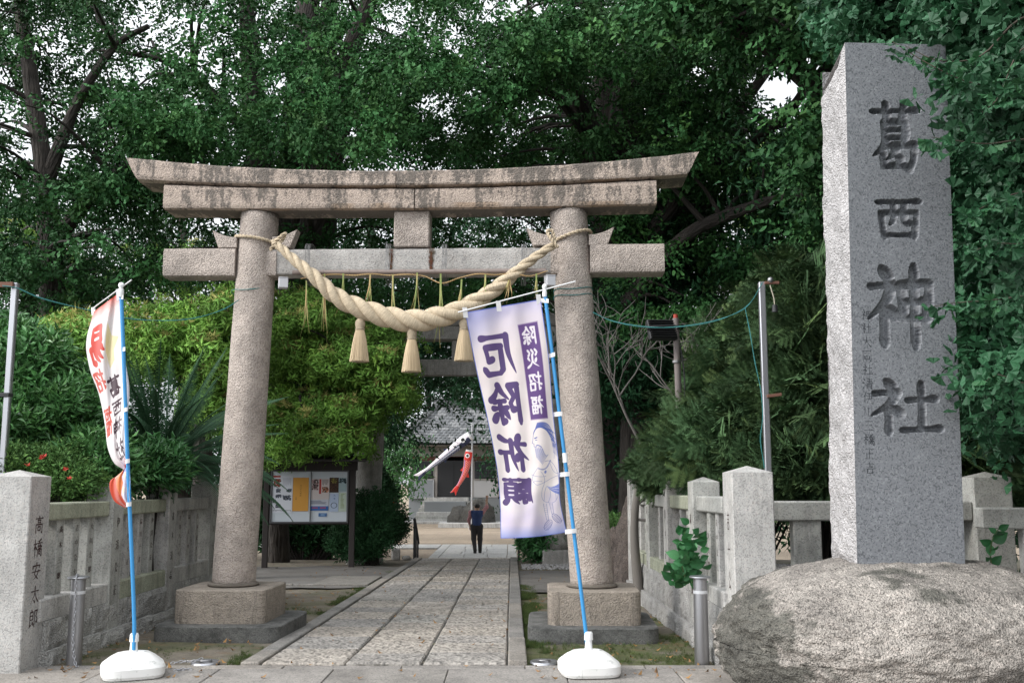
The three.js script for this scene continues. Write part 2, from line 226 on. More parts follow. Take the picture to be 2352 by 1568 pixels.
// the approach path: three lanes of hewn stones between kerbs, falling gently away from the street
{
  const path = struct('approach_path', null, null, 'straight path of rough hewn grey stones between long kerbs leading under the gate');
  path.position.set(0, 0, -8.6); path.rotation.x = -0.02;
  const bed = mesh('joint_bed', boxUV(new THREE.BoxGeometry(2.3, 0.05, 15.3)), M([0.07, 0.066, 0.058], 1), path); bed.position.set(-1.07, -0.035, -7.68);
  const lanes = [[-2.1, -1.409], [-1.392, -0.759], [-0.742, -0.045]];
  lanes.forEach(([x0, x1], l) => { for (let z = 0; z > -15.1;) { const L = Math.min(rr(0.55, 0.86), 15.25 + z), m = mesh('paving_stone', cbox(x1 - x0 - rr(0, 0.006), 0.09, L - rr(0.026, 0.042), 0.013), pick(mPath), path); m.position.set((x0 + x1) / 2 + rr(-0.004, 0.004), -0.082 + rr(-0.007, 0.007), z - L / 2); m.rotation.set(rr(-0.003, 0.003), rr(-0.004, 0.004), rr(-0.003, 0.003)); z -= L; } });
  for (const [x0, x1, y, ph] of [[-2.27, -2.115, 0.012, 0.2], [-0.035, 0.122, 0.03, 0.9]]) for (let z = 0; z > -15.1;) { const L = Math.min(z === 0 ? ph + 0.5 : rr(1.3, 1.8), 15.25 + z), m = mesh('kerb_stone', cbox(x1 - x0, 0.16, L - 0.008, 0.009), pick(mKerb), path); m.position.set((x0 + x1) / 2 + rr(-0.003, 0.003), -0.15 + y + rr(-0.003, 0.003), z - L / 2); z -= L; }
}
// hard standing that crosses behind the gate, gravel strip, pale concrete cover
const mTar = M([0.155, 0.145, 0.135], 0.95, { map: (() => { const S = 512, a = field(S, 3), b = field(S, 30), c = field(S, 110); return dataTex(S, (i, j) => { const k = 0.75 + 0.4 * a(i, j) + 0.35 * (b(i, j) - 0.5) + 0.5 * (c(i, j) - 0.5); return [k, k * 0.985, k * 0.96]; }, 2.4); })() });
const slope = (x0, x1, z0, z1, lift, nx = 2, nz = 2, edge = 0) => sheet(nx, nz, (u, v) => { const x = lerp(x0, x1, u), z = lerp(z0, z1, v), q = edge && (v === 0 || v === 1) ? edge * fbm(x * 1.4, z, 3) : 0; const p = V(x, groundY(z) + lift, z + q); p.u = x; p.v = z; return p; });
struct('cross_path', slope(-9, -2.275, -15.9, -20.8, 0.014, 60, 40, 0.5), mTar, 'grey compacted side path crossing left behind the gate');
struct('cross_path', slope(0.128, 9, -15.0, -19.6, 0.014, 60, 40, 0.5), mTar, 'grey compacted side path crossing right behind the gate');
{
  const k = struct('path_edging', null, null, 'thin stone edging strip of the side path towards the notice board'); for (let i = 0; i < 6; i++) { const m = mesh('edging_stone', cbox(0.98, 0.08, 0.09, 0.006), pick(mKerb), k); m.position.set(-8.0 + i, groundY(-16.3) - 0.045, -16.3); }
  const c = thing('concrete_cover', 'pale flat concrete cover slab lying beside the approach path', 'cover slab', V(-2.74, groundY(-17) - 0.02, -17.1)); const m = mesh('slab', cbox(0.88, 0.055, 1.75, 0.006), M([0.52, 0.5, 0.47], 0.9, { map: gPale.map }), c); m.rotation.x = -0.02;
  const G = new THREE.IcosahedronGeometry(0.02, 0), gr = new THREE.InstancedMesh(G, M([1, 1, 1], 0.95), 2600); gr.name = 'gravel'; const d = new THREE.Object3D(), col = new THREE.Color();
  for (let i = 0; i < 2600; i++) { const z = -20.2 - 1.5 * rnd() + gauss() * 0.12; d.position.set(0.2 + rnd() * 6, groundY(z) + 0.006, z); d.rotation.set(rnd() * 6, rnd() * 6, 0); d.scale.set(rr(0.5, 1.4), rr(0.4, 0.8), rr(0.5, 1.4)); d.updateMatrix(); gr.setMatrixAt(i, d.matrix); const q = rr(0.22, 0.5); gr.setColorAt(i, col.setRGB(q, q * 0.96, q * 0.94)); }
  scene.add(tag(gr, 'pale grey gravel strip behind the gate foot on the boulder side', 'gravel', null, 'stuff'));
}
// steps down to the yard, the yard's own paving
{
  const s = struct('steps_down', null, null, 'low stone steps going down from the path to the yard');
  for (let i = 0; i < 4; i++) { const m = mesh('step', cbox(2.45, 0.9, 0.34, 0.01), pick(mKerb), s); m.position.set(-1.08, -0.31 - 0.15 * (i + 1) - 0.75 - 0.01, -24.03 - 0.32 * i); }
  const rt = mesh('retaining_wall', cbox(2.6, 0.62, 0.2, 0.01), mFence, s); rt.position.set(-1.08, -0.93, -23.86);
  const y = struct('yard_paving', null, null, 'pale paving slabs across the sandy yard below the steps');
  const mY = [[1, 1, 1], [0.92, 0.93, 0.93], [1.06, 1.05, 1.03]].map((c) => M(c, 0.9, { map: gPale.map }));
  const put = (x0, x1, z0, z1) => { const m = mesh('paving_slab', cbox(Math.abs(x1 - x0) - 0.02, 0.07, Math.abs(z1 - z0) - 0.02, 0.006), pick(mY), y); m.position.set((x0 + x1) / 2, -0.945, (z0 + z1) / 2); };
  for (let z = -25.6; z > -37.5; z -= 1.25) { put(-2.62, -2.3, z, z - 1.25); put(-0.16, 0.16, z, z - 1.25); const o = rr(-0.15, 0.15); put(-2.3, -1.6 + o, z, z - 1.25); put(-1.6 + o, -0.85 + o, z, z - 1.25); put(-0.85 + o, -0.16, z, z - 1.25); }
  for (let x = -2.64; x > -13; x -= 1.3) { put(x, x - 1.3, -36.1, -37.1); put(x, x - 1.3, -37.1, -38.1); }
}

// ---------------------------------------------------------------- stone gate (torii)
const [inkC, ink] = canvas(1024, 1024);
const NAMES = ['平岡安太', '伊清公正', '吉田八十大', '田中吉', '高木三郎', '岡正中', '高木清志', '吉中公太', '吉木正八', '田口'.replace('口', '中') + '正吉', '大川太郎', '中川大正', '三田清公', '木八平志', '岡川十吉', '大橋公安'];
NAMES.forEach((s, i) => { [...s].forEach((ch, k) => { ink.fillStyle = `rgba(${36 + (i % 3) * 14},${26 + (i % 2) * 6},22,${0.8 - (i % 4) * 0.1})`; brush(ink, ch, i * 64 + 10, 20 + k * (980 / s.length), 44, 110, 15); }); });
const inkT = cTex(inkC), mInk = new THREE.MeshStandardMaterial({ map: inkT, transparent: true, roughness: 0.95 });
const inkGeo = (col, w, h) => { const g = new THREE.PlaneGeometry(w, h), uv = g.attributes.uv; for (let i = 0; i < 4; i++) uv.setX(i, (col + uv.getX(i)) / 16); return g; };

const TW = 6.6, TH = 0.825;
const stained = (() => {
  const S = 2048, SY = 256, a = field(S, 3, 3, SY), b = field(S, 5, 5, SY), c = field(S, 2, 2, SY), e = field(S, 120, 40, SY), w1 = field(S, 22, 60, SY), w2 = field(S, 9, 40, SY), w3 = field(S, 150, 300, SY), rag = field(S, 6, 6, SY), or = field(S, 70, 50, SY), w4 = field(S, 44, 300, SY);
  const f = (i, j) => {
    const y = 4.3 + (j / SY) * TH, x = (i / S) * TW;
    const up = y > 4.635, d = up ? (4.83 - y + 0.07 * ((x - 3.3) / 3.2) ** 2 * 2.5) / 0.2 : (4.635 - y) / 0.23;      // 0 at the top edge of the stone, 1 at its foot
    const reach = w3(i, j) * 0.5 + w4(i, j) * 0.5, st = smooth(w1(i, j) * 0.28 + w2(i, j) * 0.34 + rag(i, j) * 0.24 + a(i, j) * 0.14 + (reach - 0.5) * 0.5 - (up ? 0.2 : 0.12) * d + (up ? 0.17 : 0.05) + (c(i, j) - 0.5) * 0.12, 0.45, 0.74);
    const sp = 1 + (c(i, j) - 0.5) * 0.25 + (e(i, j) - 0.5) * 0.25, m = smooth(a(i, j), 0.6, 0.82) * 0.4, w = smooth(b(i, j), 0.6, 0.85) * 0.45, orange = !up && d > 0.72 ? smooth(or(i, j), 0.5, 0.8) * 0.35 : 0;
    const base = [0.45, 0.365, 0.305], dk = [0.16, 0.13, 0.115], wm = [0.5, 0.4, 0.32], bl = [0.06, 0.058, 0.052], og = [0.34, 0.2, 0.09];
    return [0, 1, 2].map((q) => lerp(lerp(lerp(lerp(base[q], wm[q], w), dk[q], m) * sp, og[q], orange), bl[q], st * 0.74));
  };
  const t = dataTex(S, f, null, true, SY); t.repeat.set(1 / TW, 1 / TH); t.offset.set(0.5, -4.3 / TH); return t;
})();
const mBeam = M([1, 1, 1], 0.92, { map: stained, bumpMap: gTorii.bumpMap, bumpScale: 0.014 });
const torii = thing('stone_torii_gate', 'weathered pinkish granite torii gate with curved streaked lintel over the path', 'torii gate', V(-1.04, 0, -10.6), R(-1.8));
{
  // long beam: a ring of points carried along x, with hand-cut unevenness
  const beam = (x0, x1, top, bot, zf, zb, slant0 = 0, slant1 = 0, chip = 0.006) => {
    const nx = Math.max(8, Math.round((x1 - x0) / 0.05)), ring = []; const K = 7;
    for (let k = 0; k < K; k++) ring.push([1, k / K]); for (let k = 0; k < K; k++) ring.push([1 - k / K, 1]); for (let k = 0; k < K; k++) ring.push([0, 1 - k / K]); for (let k = 0; k < K; k++) ring.push([k / K, 0]);
    const n = ring.length, pos = [], idx = [];
    for (let i = 0; i <= nx; i++) for (let k = 0; k < n; k++) {
      const t = i / nx, [a, b] = ring[k], x = lerp(x0 + slant0 * (1 - b), x1 - slant1 * (1 - b), t), y0 = bot(x), y1 = top(x);
      let y = lerp(y0, y1, b), z = lerp(zb, zf, a); const e = k % K === 0 ? 0.012 : 0; z += (a > 0.5 ? -1 : 1) * (a === 0 || a === 1 ? e : 0); y += (b === 1 ? -e : b === 0 ? e : 0);
      pos.push(x + 0.3 * chip * ns(y * 9, z * 9, x * 7), y + chip * ns(x * 7, z * 8, 3), z + chip * ns(x * 6, y * 7, 8));
    }
    for (let i = 0; i < nx; i++) for (let k = 0; k < n; k++) { const a = i * n + k, b = i * n + ((k + 1) % n), c = a + n, d = b + n; idx.push(a, b, c, c, b, d); }
    for (const [i, s] of [[0, 0], [nx, 1]]) { const c = pos.length / 3; let sx = 0, sy = 0, sz = 0; for (let k = 0; k < n; k++) { sx += pos[(i * n + k) * 3]; sy += pos[(i * n + k) * 3 + 1]; sz += pos[(i * n + k) * 3 + 2]; } pos.push(sx / n, sy / n, sz / n); for (let k = 0; k < n; k++) { const a = i * n + k, b = i * n + ((k + 1) % n); s ? idx.push(c, a, b) : idx.push(c, b, a); } }
    const g = new THREE.BufferGeometry(); g.setAttribute('position', new THREE.Float32BufferAttribute(pos, 3)); g.setIndex(idx);
    return boxUV(toCreasedNormals(g, 0.6));
  };
  const curve = (x) => Math.pow(Math.abs(x + 0.05) / 3.15, 2.1), kt = (x) => 4.83 + 0.185 * curve(x), kb = (x) => 4.648 + 0.105 * curve(x), stp = (x) => 4.64 + 0.10 * curve(x), sb = (x) => 4.405 + 0.035 * curve(x);
  mesh('top_lintel', beam(-3.155, -0.203, kt, kb, 0.27, -0.25, 0.14, 0), mBeam, torii);
  mesh('top_lintel', beam(-0.195, 3.05, kt, kb, 0.27, -0.25, 0, 0.13), mBeam, torii);
  mesh('lower_lintel', beam(-2.73, -0.006, stp, sb, 0.235, -0.205, 0, 0), mBeam, torii);
  mesh('lower_lintel', beam(0.004, 2.59, stp, sb, 0.235, -0.205, 0, 0), mBeam, torii);
  for (const [xb, xt] of [[-1.875, -1.735], [1.87, 1.655]]) {
    mesh('pillar', tube([V(xb, 0.42, 0), V(lerp(xb, xt, 0.3), 1.6, 0), V(lerp(xb, xt, 0.65), 3.0, 0), V(xt, 4.41, 0)], [0.222, 0.221, 0.214, 0.208, 0.203], 46, 40, 0.03), mTorii, torii);
    mesh('pillar_collar', mv(lathe([[0.2, -0.01], [0.262, 0], [0.262, 0.02], [0.235, 0.035], [0.2, 0.04]], 40), xb, 0.44, 0), mPlinth, torii);
    const rrect = (w, d, c) => { const s = new THREE.Shape(), x = w / 2, y = d / 2; s.moveTo(-x + c, -y); s.lineTo(x - c, -y); s.quadraticCurveTo(x, -y, x, -y + c); s.lineTo(x, y - c); s.quadraticCurveTo(x, y, x - c, y); s.lineTo(-x + c, y); s.quadraticCurveTo(-x, y, -x, y - c); s.lineTo(-x, -y + c); s.quadraticCurveTo(-x, -y, -x + c, -y); return s; };
    const ex = (w, h, d, c, y) => boxUV(toCreasedNormals(new THREE.ExtrudeGeometry(rrect(w, d, c), { depth: h - 0.02, bevelEnabled: true, bevelSize: 0.01, bevelThickness: 0.01, bevelSegments: 1, curveSegments: 5 }).rotateX(-Math.PI / 2).translate(0, y + 0.01, 0), 0.5));
    // corner rounds and the faces between them are separate stones
    const pl = mesh('plinth', ex(0.90, 0.335, 0.90, 0.09, 0.1).translate(xb, 0, 0.02), mPlinth, torii);
    for (const sx of [-1, 1]) for (const sz of [-1, 1]) mesh('corner_stone', mv(lathe([[0, 0.105], [0.105, 0.105], [0.105, 0.43], [0.0, 0.436]], 16), xb + sx * 0.358, 0, 0.02 + sz * 0.358), mPlinth, pl);
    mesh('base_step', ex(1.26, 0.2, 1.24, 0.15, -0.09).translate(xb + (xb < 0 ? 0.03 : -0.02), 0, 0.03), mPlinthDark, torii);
  }
  const mMid = M([1.0, 0.98, 0.97], 0.88, { map: gPale.map, bumpMap: gTorii.bumpMap, bumpScale: 0.008 });
  const nk = (x0, x1, m, y0, y1, d) => { const q = mesh('tie_beam', beam(x0, x1, () => y1, () => y0, d / 2, -d / 2, 0, 0, 0.004), m, torii); q.geometry = boxUV(q.geometry); return q; };
  nk(-2.73, -1.95, mTorii, 3.70, 4.015, 0.30); nk(-1.56, 1.50, mMid, 3.715, 4.0, 0.26); nk(1.88, 2.67, mTorii, 3.71, 4.03, 0.30);
  nk(-1.62, -1.5, mTorii, 3.7, 3.99, 0.29); nk(1.46, 1.56, mTorii, 3.7, 3.99, 0.29);
  mesh('name_strut', cbox(0.385, 0.40, 0.24, 0.012).translate(-0.04, 4.008, 0.02), mTorii, torii);
  const wedge = (x, s) => { const sh = new THREE.Shape(); sh.moveTo(0, 0); sh.lineTo(0.19 * s, 0); sh.lineTo(0.262 * s, 0.185); sh.quadraticCurveTo(0.13 * s, 0.10, 0, 0.105); sh.closePath(); const g = boxUV(new THREE.ExtrudeGeometry(sh, { depth: 0.15, bevelEnabled: true, bevelSize: 0.006, bevelThickness: 0.006, bevelSegments: 1, curveSegments: 6 })); mesh('wedge', g.translate(x, 4.022, -0.02), mTorii, torii); };
  wedge(-1.945, -1); wedge(-1.55, 1); wedge(1.47, -1); wedge(1.875, 1);
  // rust runs under the strut
  const rust = (x, y, w, h, k) => { const [c, q] = canvas(32, 64); for (let i = 0; i < 260; i++) { const yy = rnd() * 64, xx = 16 + gauss() * 5 * (1 - yy / 90); q.fillStyle = `rgba(${52 + rnd() * 46},${36 + rnd() * 24},${24 + rnd() * 14},${rnd() * 0.3 * k})`; q.fillRect(xx, yy, 1 + rnd() * 3, 2 + rnd() * 6); } const m = mesh('rust_stain', new THREE.PlaneGeometry(w, h).translate(x, y, 0.136), new THREE.MeshStandardMaterial({ map: cTex(c), transparent: true, roughness: 1 }), torii); return m; };
  rust(-0.265, 3.87, 0.16, 0.26, 1.6); rust(0.165, 3.87, 0.2, 0.27, 1.7);
}
// ---------------------------------------------------------------- fences
const post = (w, h, d, cap = 0.05) => { const x = w / 2, z = d / 2, c = 0.008, p = []; for (const sx of [-1, 1]) for (const sz of [-1, 1]) { p.push([sx * (x - c), 0, sz * z], [sx * x, 0, sz * (z - c)], [sx * (x - c), h, sz * z], [sx * x, h, sz * (z - c)]); } p.push([0, h + cap, 0]); return hull(p, rnd() * 3, rnd() * 3); };
const roughStone = (w, h, d, amp) => { const g = new THREE.BoxGeometry(w, h, d, Math.max(3, Math.round(w / 0.06)), Math.max(3, Math.round(h / 0.05)), 2), p = g.attributes.position, o = rnd() * 40; for (let i = 0; i < p.count; i++) { const x = p.getX(i), y = p.getY(i), z = p.getZ(i); if (z > 0) { const e = Math.min(1, Math.min(w / 2 - Math.abs(x), h / 2 - Math.abs(y)) / 0.03); p.setZ(i, z + e * amp * (0.4 + 1.6 * fbm(x * 5 + o, y * 5, o, 4))); } } const q = boxUV(g.toNonIndexed(), rnd() * 3, rnd() * 3); q.computeVertexNormals(); return q; };
// a fence in its own axes: x along it, z towards its face; posts, rails with their top, balusters, base stones
function fence(name, label, pos, turn, o) {
  const f = thing(name, label, 'stone fence', pos, turn), dir = o.dir, sl = o.slope;
  const Y = (s) => sl * s;
  o.posts.forEach(([s, h, w], i) => { const m = mesh('post', post(w, h, 0.27), i % 2 ? mFence : mFenceB, f); m.position.set(dir * s, Y(s) - 0.1 + 0.1, -0.1); m.geometry.translate(0, 0, 0); if (o.ink) { const q = mesh('inscription', inkGeo((i * 5 + o.ink) % 16, 0.11, h * 0.62), mInk, m); q.position.set(0, h * 0.5, 0.137); } });
  for (let i = 0; i < o.posts.length - 1 + (o.lead ? 1 : 0); i++) {
    const s0 = o.lead ? (i ? o.posts[i - 1][0] + o.posts[i - 1][2] / 2 : 0) : o.posts[i][0] + o.posts[i][2] / 2, k = o.lead ? o.posts[i] : o.posts[i + 1], s1 = k[0] - k[2] / 2, L = s1 - s0 - 0.006, c = (s0 + s1) / 2;
    const mm = o.moss && rnd() < o.moss ? mFenceMoss : pick([mFence, mFenceB]), mb = o.moss && rnd() < o.moss ? mFenceMoss : pick([mFence, mFenceB]);
    const a = mesh('top_rail', cbox(L, o.rt - o.rb, 0.21, 0.012), mm, f); a.position.set(dir * c, Y(c) + o.rb, -0.105); a.rotation.z = Math.atan(sl) * dir;
    const b = mesh('bottom_rail', cbox(L + 0.2, o.bt - o.bb, 0.25, 0.012), mb, f); b.position.set(dir * c, Y(c) + o.bb, -0.105 + 0.001 * i); b.rotation.z = Math.atan(sl) * dir;
    for (let n = 1; n <= o.bal; n++) { const s = lerp(s0, s1, (n - 0.0) / (o.bal + 1)), w = o.bw, m = mesh('baluster', cbox(w, o.rb - o.bt + 0.04, 0.13, 0.008), pick([mFence, mFenceB, o.pale ? mPale : mFence]), f); m.position.set(dir * s, Y(s) + o.bt - 0.02, -0.1); if (o.ink) { const q = mesh('inscription', inkGeo((i * 7 + n * 3 + o.ink) % 16, w * 0.72, (o.rb - o.bt) * 0.86), mInk, m); q.position.set(0, (o.rb - o.bt) / 2 + 0.02, 0.067); } }
  }
  const S1 = o.posts[o.posts.length - 1][0]; let s = o.from ?? 0;
  while (s < S1) { const L = Math.min(rr(0.8, 1.2), S1 + 0.1 - s), g0 = o.ground(s), top = Y(s) + o.bb, h1 = (top - g0) * 0.66; const a = mesh('base_stone', roughStone(L - 0.01, h1, 0.24, o.rough), o.baseMat, f); a.position.set(dir * (s + L / 2), top - h1 / 2 + 0.004, -0.09); s += L; }
  s = (o.from ?? 0) - 0.05; while (s < S1) { const L = Math.min(rr(0.9, 1.4), S1 + 0.12 - s), g0 = o.ground(s), top = Y(s) + o.bb, h1 = (top - g0) * 0.36 + 0.1; const a = mesh('base_stone', roughStone(L - 0.01, h1, 0.3, o.rough), o.baseMat, f); a.position.set(dir * (s + L / 2), g0 - 0.1 + h1 / 2, -0.075); s += L; }
  return f;
}
const gBase = M([0.92, 0.93, 0.93], 0.95, { map: gFence.map, bumpMap: gTorii.bumpMap, bumpScale: 0.02 }), gBaseR = M([0.92, 0.92, 0.93], 0.95, { map: gPale.map, bumpMap: gTorii.bumpMap, bumpScale: 0.02 });
fence('stone_fence', 'grey granite fence with inscribed balusters between hedge and gate foot', V(-3.93, 0, -8.57), Math.PI / 2, { dir: 1, lead: true, slope: -0.006, rt: 1.33, rb: 1.185, bt: 0.543, bb: 0.353, bal: 3, bw: 0.135, ink: 1, moss: 0.25, rough: 0.035, baseMat: gBase, ground: (s) => groundY(-8.57 - s) - 0.02, posts: [[1.42, 1.47, 0.27], [3.03, 1.48, 0.27], [4.62, 1.49, 0.27], [6.2, 1.5, 0.27]] });
fence('stone_fence', 'mossy granite fence leading back from the square post beside the boulder', V(1.79, 0, -8.62), -Math.PI / 2, { dir: -1, lead: true, slope: -0.01, rt: 1.385, rb: 1.24, bt: 0.60, bb: 0.45, bal: 2, bw: 0.12, ink: 4, moss: 0.75, pale: true, rough: 0.03, baseMat: gBaseR, ground: (s) => groundY(-8.62 - s) - 0.02, posts: [[1.3, 1.52, 0.26], [2.95, 1.53, 0.26], [4.5, 1.54, 0.26], [6.55, 1.67, 0.3]] });
fence('stone_fence', 'shaded granite fence running behind the tall inscribed pillar', V(2.13, 0, -8.92), 0, { dir: 1, lead: true, slope: 0, rt: 1.34, rb: 1.17, bt: 0.60, bb: 0.42, bal: 3, bw: 0.25, moss: 0, rough: 0.03, baseMat: gBaseR, ground: () => -0.03, posts: [[2.12, 1.55, 0.34]] });
fence('stone_fence', 'short granite fence with vine beyond the boulder', V(3.86, 0, -8.3), R(-8), { dir: 1, lead: true, slope: 0, rt: 1.3, rb: 1.13, bt: 0.55, bb: 0.4, bal: 3, bw: 0.26, moss: 0, rough: 0.03, baseMat: gBaseR, ground: () => -0.03, posts: [[2.0, 1.5, 0.34]] });
fence('stone_fence', 'granite fence running on beyond the hedge-side gate post along the street', V(-4.33, 0, -8.4), 0, { dir: -1, lead: true, slope: 0, rt: 1.33, rb: 1.185, bt: 0.543, bb: 0.353, bal: 3, bw: 0.135, moss: 0.2, rough: 0.035, baseMat: gBase, ground: () => -0.03, posts: [[1.6, 1.47, 0.27], [3.2, 1.47, 0.27], [4.8, 1.47, 0.27]] });
{
  const mk = (label, x, z, w, h, d, side, chars, m, iw) => {
    const t = thing('gate_post', label, 'stone post', V(x, -0.02, z)); const b = mesh('shaft', post(w, h, d, 0.055), m, t);
    const [c, q] = canvas(128, 640); q.fillStyle = 'rgba(58,36,34,0.8)'; [...chars].forEach((ch, i) => brush(q, ch, 18, 14 + i * (620 / chars.length), 92, 96, 8));
    const p = mesh('inscription', new THREE.PlaneGeometry(iw, h * 0.62), new THREE.MeshStandardMaterial({ map: cTex(c), transparent: true, roughness: 0.95 }), b); p.rotation.y = side > 0 ? Math.PI / 2 : -Math.PI / 2; p.position.set(side * (w / 2 + 0.002), h * 0.5, 0.0);
  };
  mk('square granite gate post with five large carved characters beside hedge-side fence', -4.12, -8.395, 0.38, 1.575, 0.36, 1, '高橋安太郎', mPale, 0.21);
  mk('square granite gate post with faded red characters beside the boulder', 1.975, -8.43, 0.34, 1.61, 0.37, -1, '吉山公正'.replace('山', '十'), mPale, 0.13);
}

// ---------------------------------------------------------------- tall inscribed pillar on its boulder
{
  const W = 0.765, H = 3.90, Dp = 0.56, base = V(2.447, 0.93, -7.2), lean = -0.0235;
  const st = thing('inscribed_stone_pillar', 'tall grey granite pillar carved with four large characters standing on boulder', 'stone pillar', base); st.rotation.z = lean;
  // depth of the carving, drawn with the brush and read back
  const PX = 220, cw = Math.round(W * PX), chh = Math.round(H * PX), [c, q] = canvas(cw, chh); q.fillStyle = '#000'; q.fillRect(0, 0, cw, chh); q.fillStyle = '#fff';
  const inv = new THREE.Matrix4().makeRotationZ(-lean), loc = (px, py) => at(px, py, 7.2).sub(base).applyMatrix4(inv);
  for (const [ch, x0, y0, x1, y1] of [['葛', 1994, 232, 2122, 396], ['西', 2004, 450, 2128, 554], ['神', 1986, 606, 2152, 802], ['社', 1994, 868, 2168, 1002]]) { const a = loc(x0, y0), b = loc(x1, y1); brush(q, ch, a.x * PX, chh - a.y * PX, (b.x - a.x) * PX, (a.y - b.y) * PX, 13.5); }
  const im = q.getImageData(0, 0, cw, chh).data, raw = (i, j) => im[(clamp(j, 0, chh - 1) * cw + clamp(i, 0, cw - 1)) * 4] / 255;
  const dep = new Float32Array(cw * chh); let cur = new Float32Array(cw * chh); for (let j = 0; j < chh; j++) for (let i = 0; i < cw; i++) cur[j * cw + i] = raw(i, j) > 0.5 ? 1 : 0;
  for (let k = 0; k < 5; k++) { const nx = new Float32Array(cw * chh); for (let j = 1; j < chh - 1; j++) for (let i = 1; i < cw - 1; i++) { const o = j * cw + i; dep[o] += cur[o]; nx[o] = cur[o] && cur[o - 1] && cur[o + 1] && cur[o - cw] && cur[o + cw] ? 1 : 0; } cur = nx; }
  const face = sheet(cw - 1, chh - 1, (u, v) => { const i = Math.round(u * (cw - 1)), j = chh - 1 - Math.round(v * (chh - 1)); const p = V(u * W, v * H, -[0, 0.028, 0.046, 0.058, 0.064, 0.066][Math.round(dep[j * cw + i])]); p.u = u * W; p.v = v * H; return p; });
  mesh('polished_face', face, M([1, 1, 1], 0.55, { map: gStele.map, bumpMap: gStele.bumpMap, bumpScale: 0.0006 }), st);
  const bow = (y) => 0.02 * ns(y * 1.3, 4) ;
  const rs = (nu, nv, f) => sheet(nu, nv, f);
  const amp = (u, v) => Math.min(1, Math.min(u, 1 - u) * 9, Math.min(v, 1 - v) * 60);
  const rough = merge([
    rs(44, 260, (u, v) => { const e = amp(u, v), z = -Dp * (1 - u), y = v * H, cut = smooth(v, 0.93, 1) * 0.17 * (1 - u); const p = V(-e * (0.012 + 0.05 * (fbm(y * 2.2, z * 3, 2, 5) + 0.2) + 0.03 * fbm(y * 9, z * 9, 6, 3)) - bow(y) * (1 - u) + cut * 0.4, y - cut, z); p.u = z; p.v = y; return p; }),
    rs(44, 200, (u, v) => { const e = amp(u, v), z = -Dp * u, y = v * H; const p = V(W + e * (0.012 + 0.05 * (fbm(y * 2.2, z * 3, 9, 5) + 0.2)), y, z); p.u = z; p.v = y; return p; }),
    rs(40, 120, (u, v) => { const e = amp(u, v), x = W * (1 - u), y = v * H; const p = V(x, y, -Dp - e * (0.03 + 0.08 * fbm(x * 3, y * 2, 3))); p.u = x; p.v = y; return p; }),
    rs(20, 20, (u, v) => { const p = V(u * W, H - 0.17 * v * smooth(1 - u, 0.0, 1) * 0.9, -v * Dp); p.u = p.x; p.v = p.z; return p; })]);
  mesh('rough_side', rough, M([1, 1, 1], 0.95, { map: gRough.map, bumpMap: gTorii.bumpMap, bumpScale: 0.03, side: THREE.DoubleSide }), st);
  const [ic, iq] = canvas(64, 640); iq.fillStyle = 'rgba(38,42,48,0.62)'; [...'神社大岡社清伊川三橋正吉'].forEach((ch, i) => brush(iq, ch, 8, 8 + i * 52, 46, 42, 6));
  const p0 = loc(1992, 705), p1 = loc(2036, 1100); mesh('small_inscription', new THREE.PlaneGeometry(p1.x - p0.x, p0.y - p1.y).translate((p0.x + p1.x) / 2 - 0.06, (p0.y + p1.y) / 2, 0.002), new THREE.MeshStandardMaterial({ map: cTex(ic), transparent: true, roughness: 0.8 }), st);
  // boulder
  const g = mergeVertices((() => { const q = new THREE.IcosahedronGeometry(1, 60); q.deleteAttribute('uv'); q.deleteAttribute('normal'); return q; })()), P = g.attributes.position, v = V();
  for (let i = 0; i < P.count; i++) {
    v.fromBufferAttribute(P, i); const e = 2.25, s = Math.pow(Math.pow(Math.abs(v.x), e) + Math.pow(Math.abs(v.y), 2.15) + Math.pow(Math.abs(v.z), e), -1 / e); const d = v.clone();
    v.multiplyScalar(s * (1 + 0.10 * fbm(d.x * 1.3, d.y * 1.3, d.z * 1.3 + 3) + 0.05 * fbm(d.x * 4, d.y * 4, d.z * 4, 5) + 0.02 * ns(d.x * 16, d.y * 16, d.z * 16) * (0.6 + ns(d.x * 3, d.y * 3, d.z * 3)) + 0.012 * fbm(d.x * 34, d.y * 34, d.z * 34, 2)));
    let y = v.y * 0.62 + 0.37 + 0.04 * d.x * -1; if (v.y > 0) y = 0.37 + v.y * 0.635; P.setXYZ(i, v.x * 1.33, y, v.z * 1.12);
  }
  g.computeVertexNormals(); const bg = boxUV(g.toNonIndexed());
  vcolor(bg, (x, y, z) => { const n = fbm(x * 1.6, y * 1.6, z * 1.6 + 7, 4), f = fbm(x * 9, y * 9, z * 9, 3), lich = smooth(n + 0.45 * f + 0.3 * smooth(x, -0.1, 0.7) * smooth(0.5 - y, 0, 0.3) + 0.22 * smooth(-x, 0.6, 1.3), 0.12, 0.3), k = 1.0 + 0.3 * f; return [lerp(1.05, 0.36, lich) * k, lerp(1.0, 0.36, lich) * k, lerp(0.96, 0.33, lich) * k]; });
  const bd = mesh('boulder', bg, M([1, 1, 1], 0.95, { map: gBoulder.map, bumpMap: gBoulder.bumpMap, bumpScale: 0.022, vertexColors: true })); bd.position.set(2.83, -0.03, -7.42); tag(bd, 'huge rounded granite boulder with dark lichen patches carrying the tall pillar', 'boulder');
}

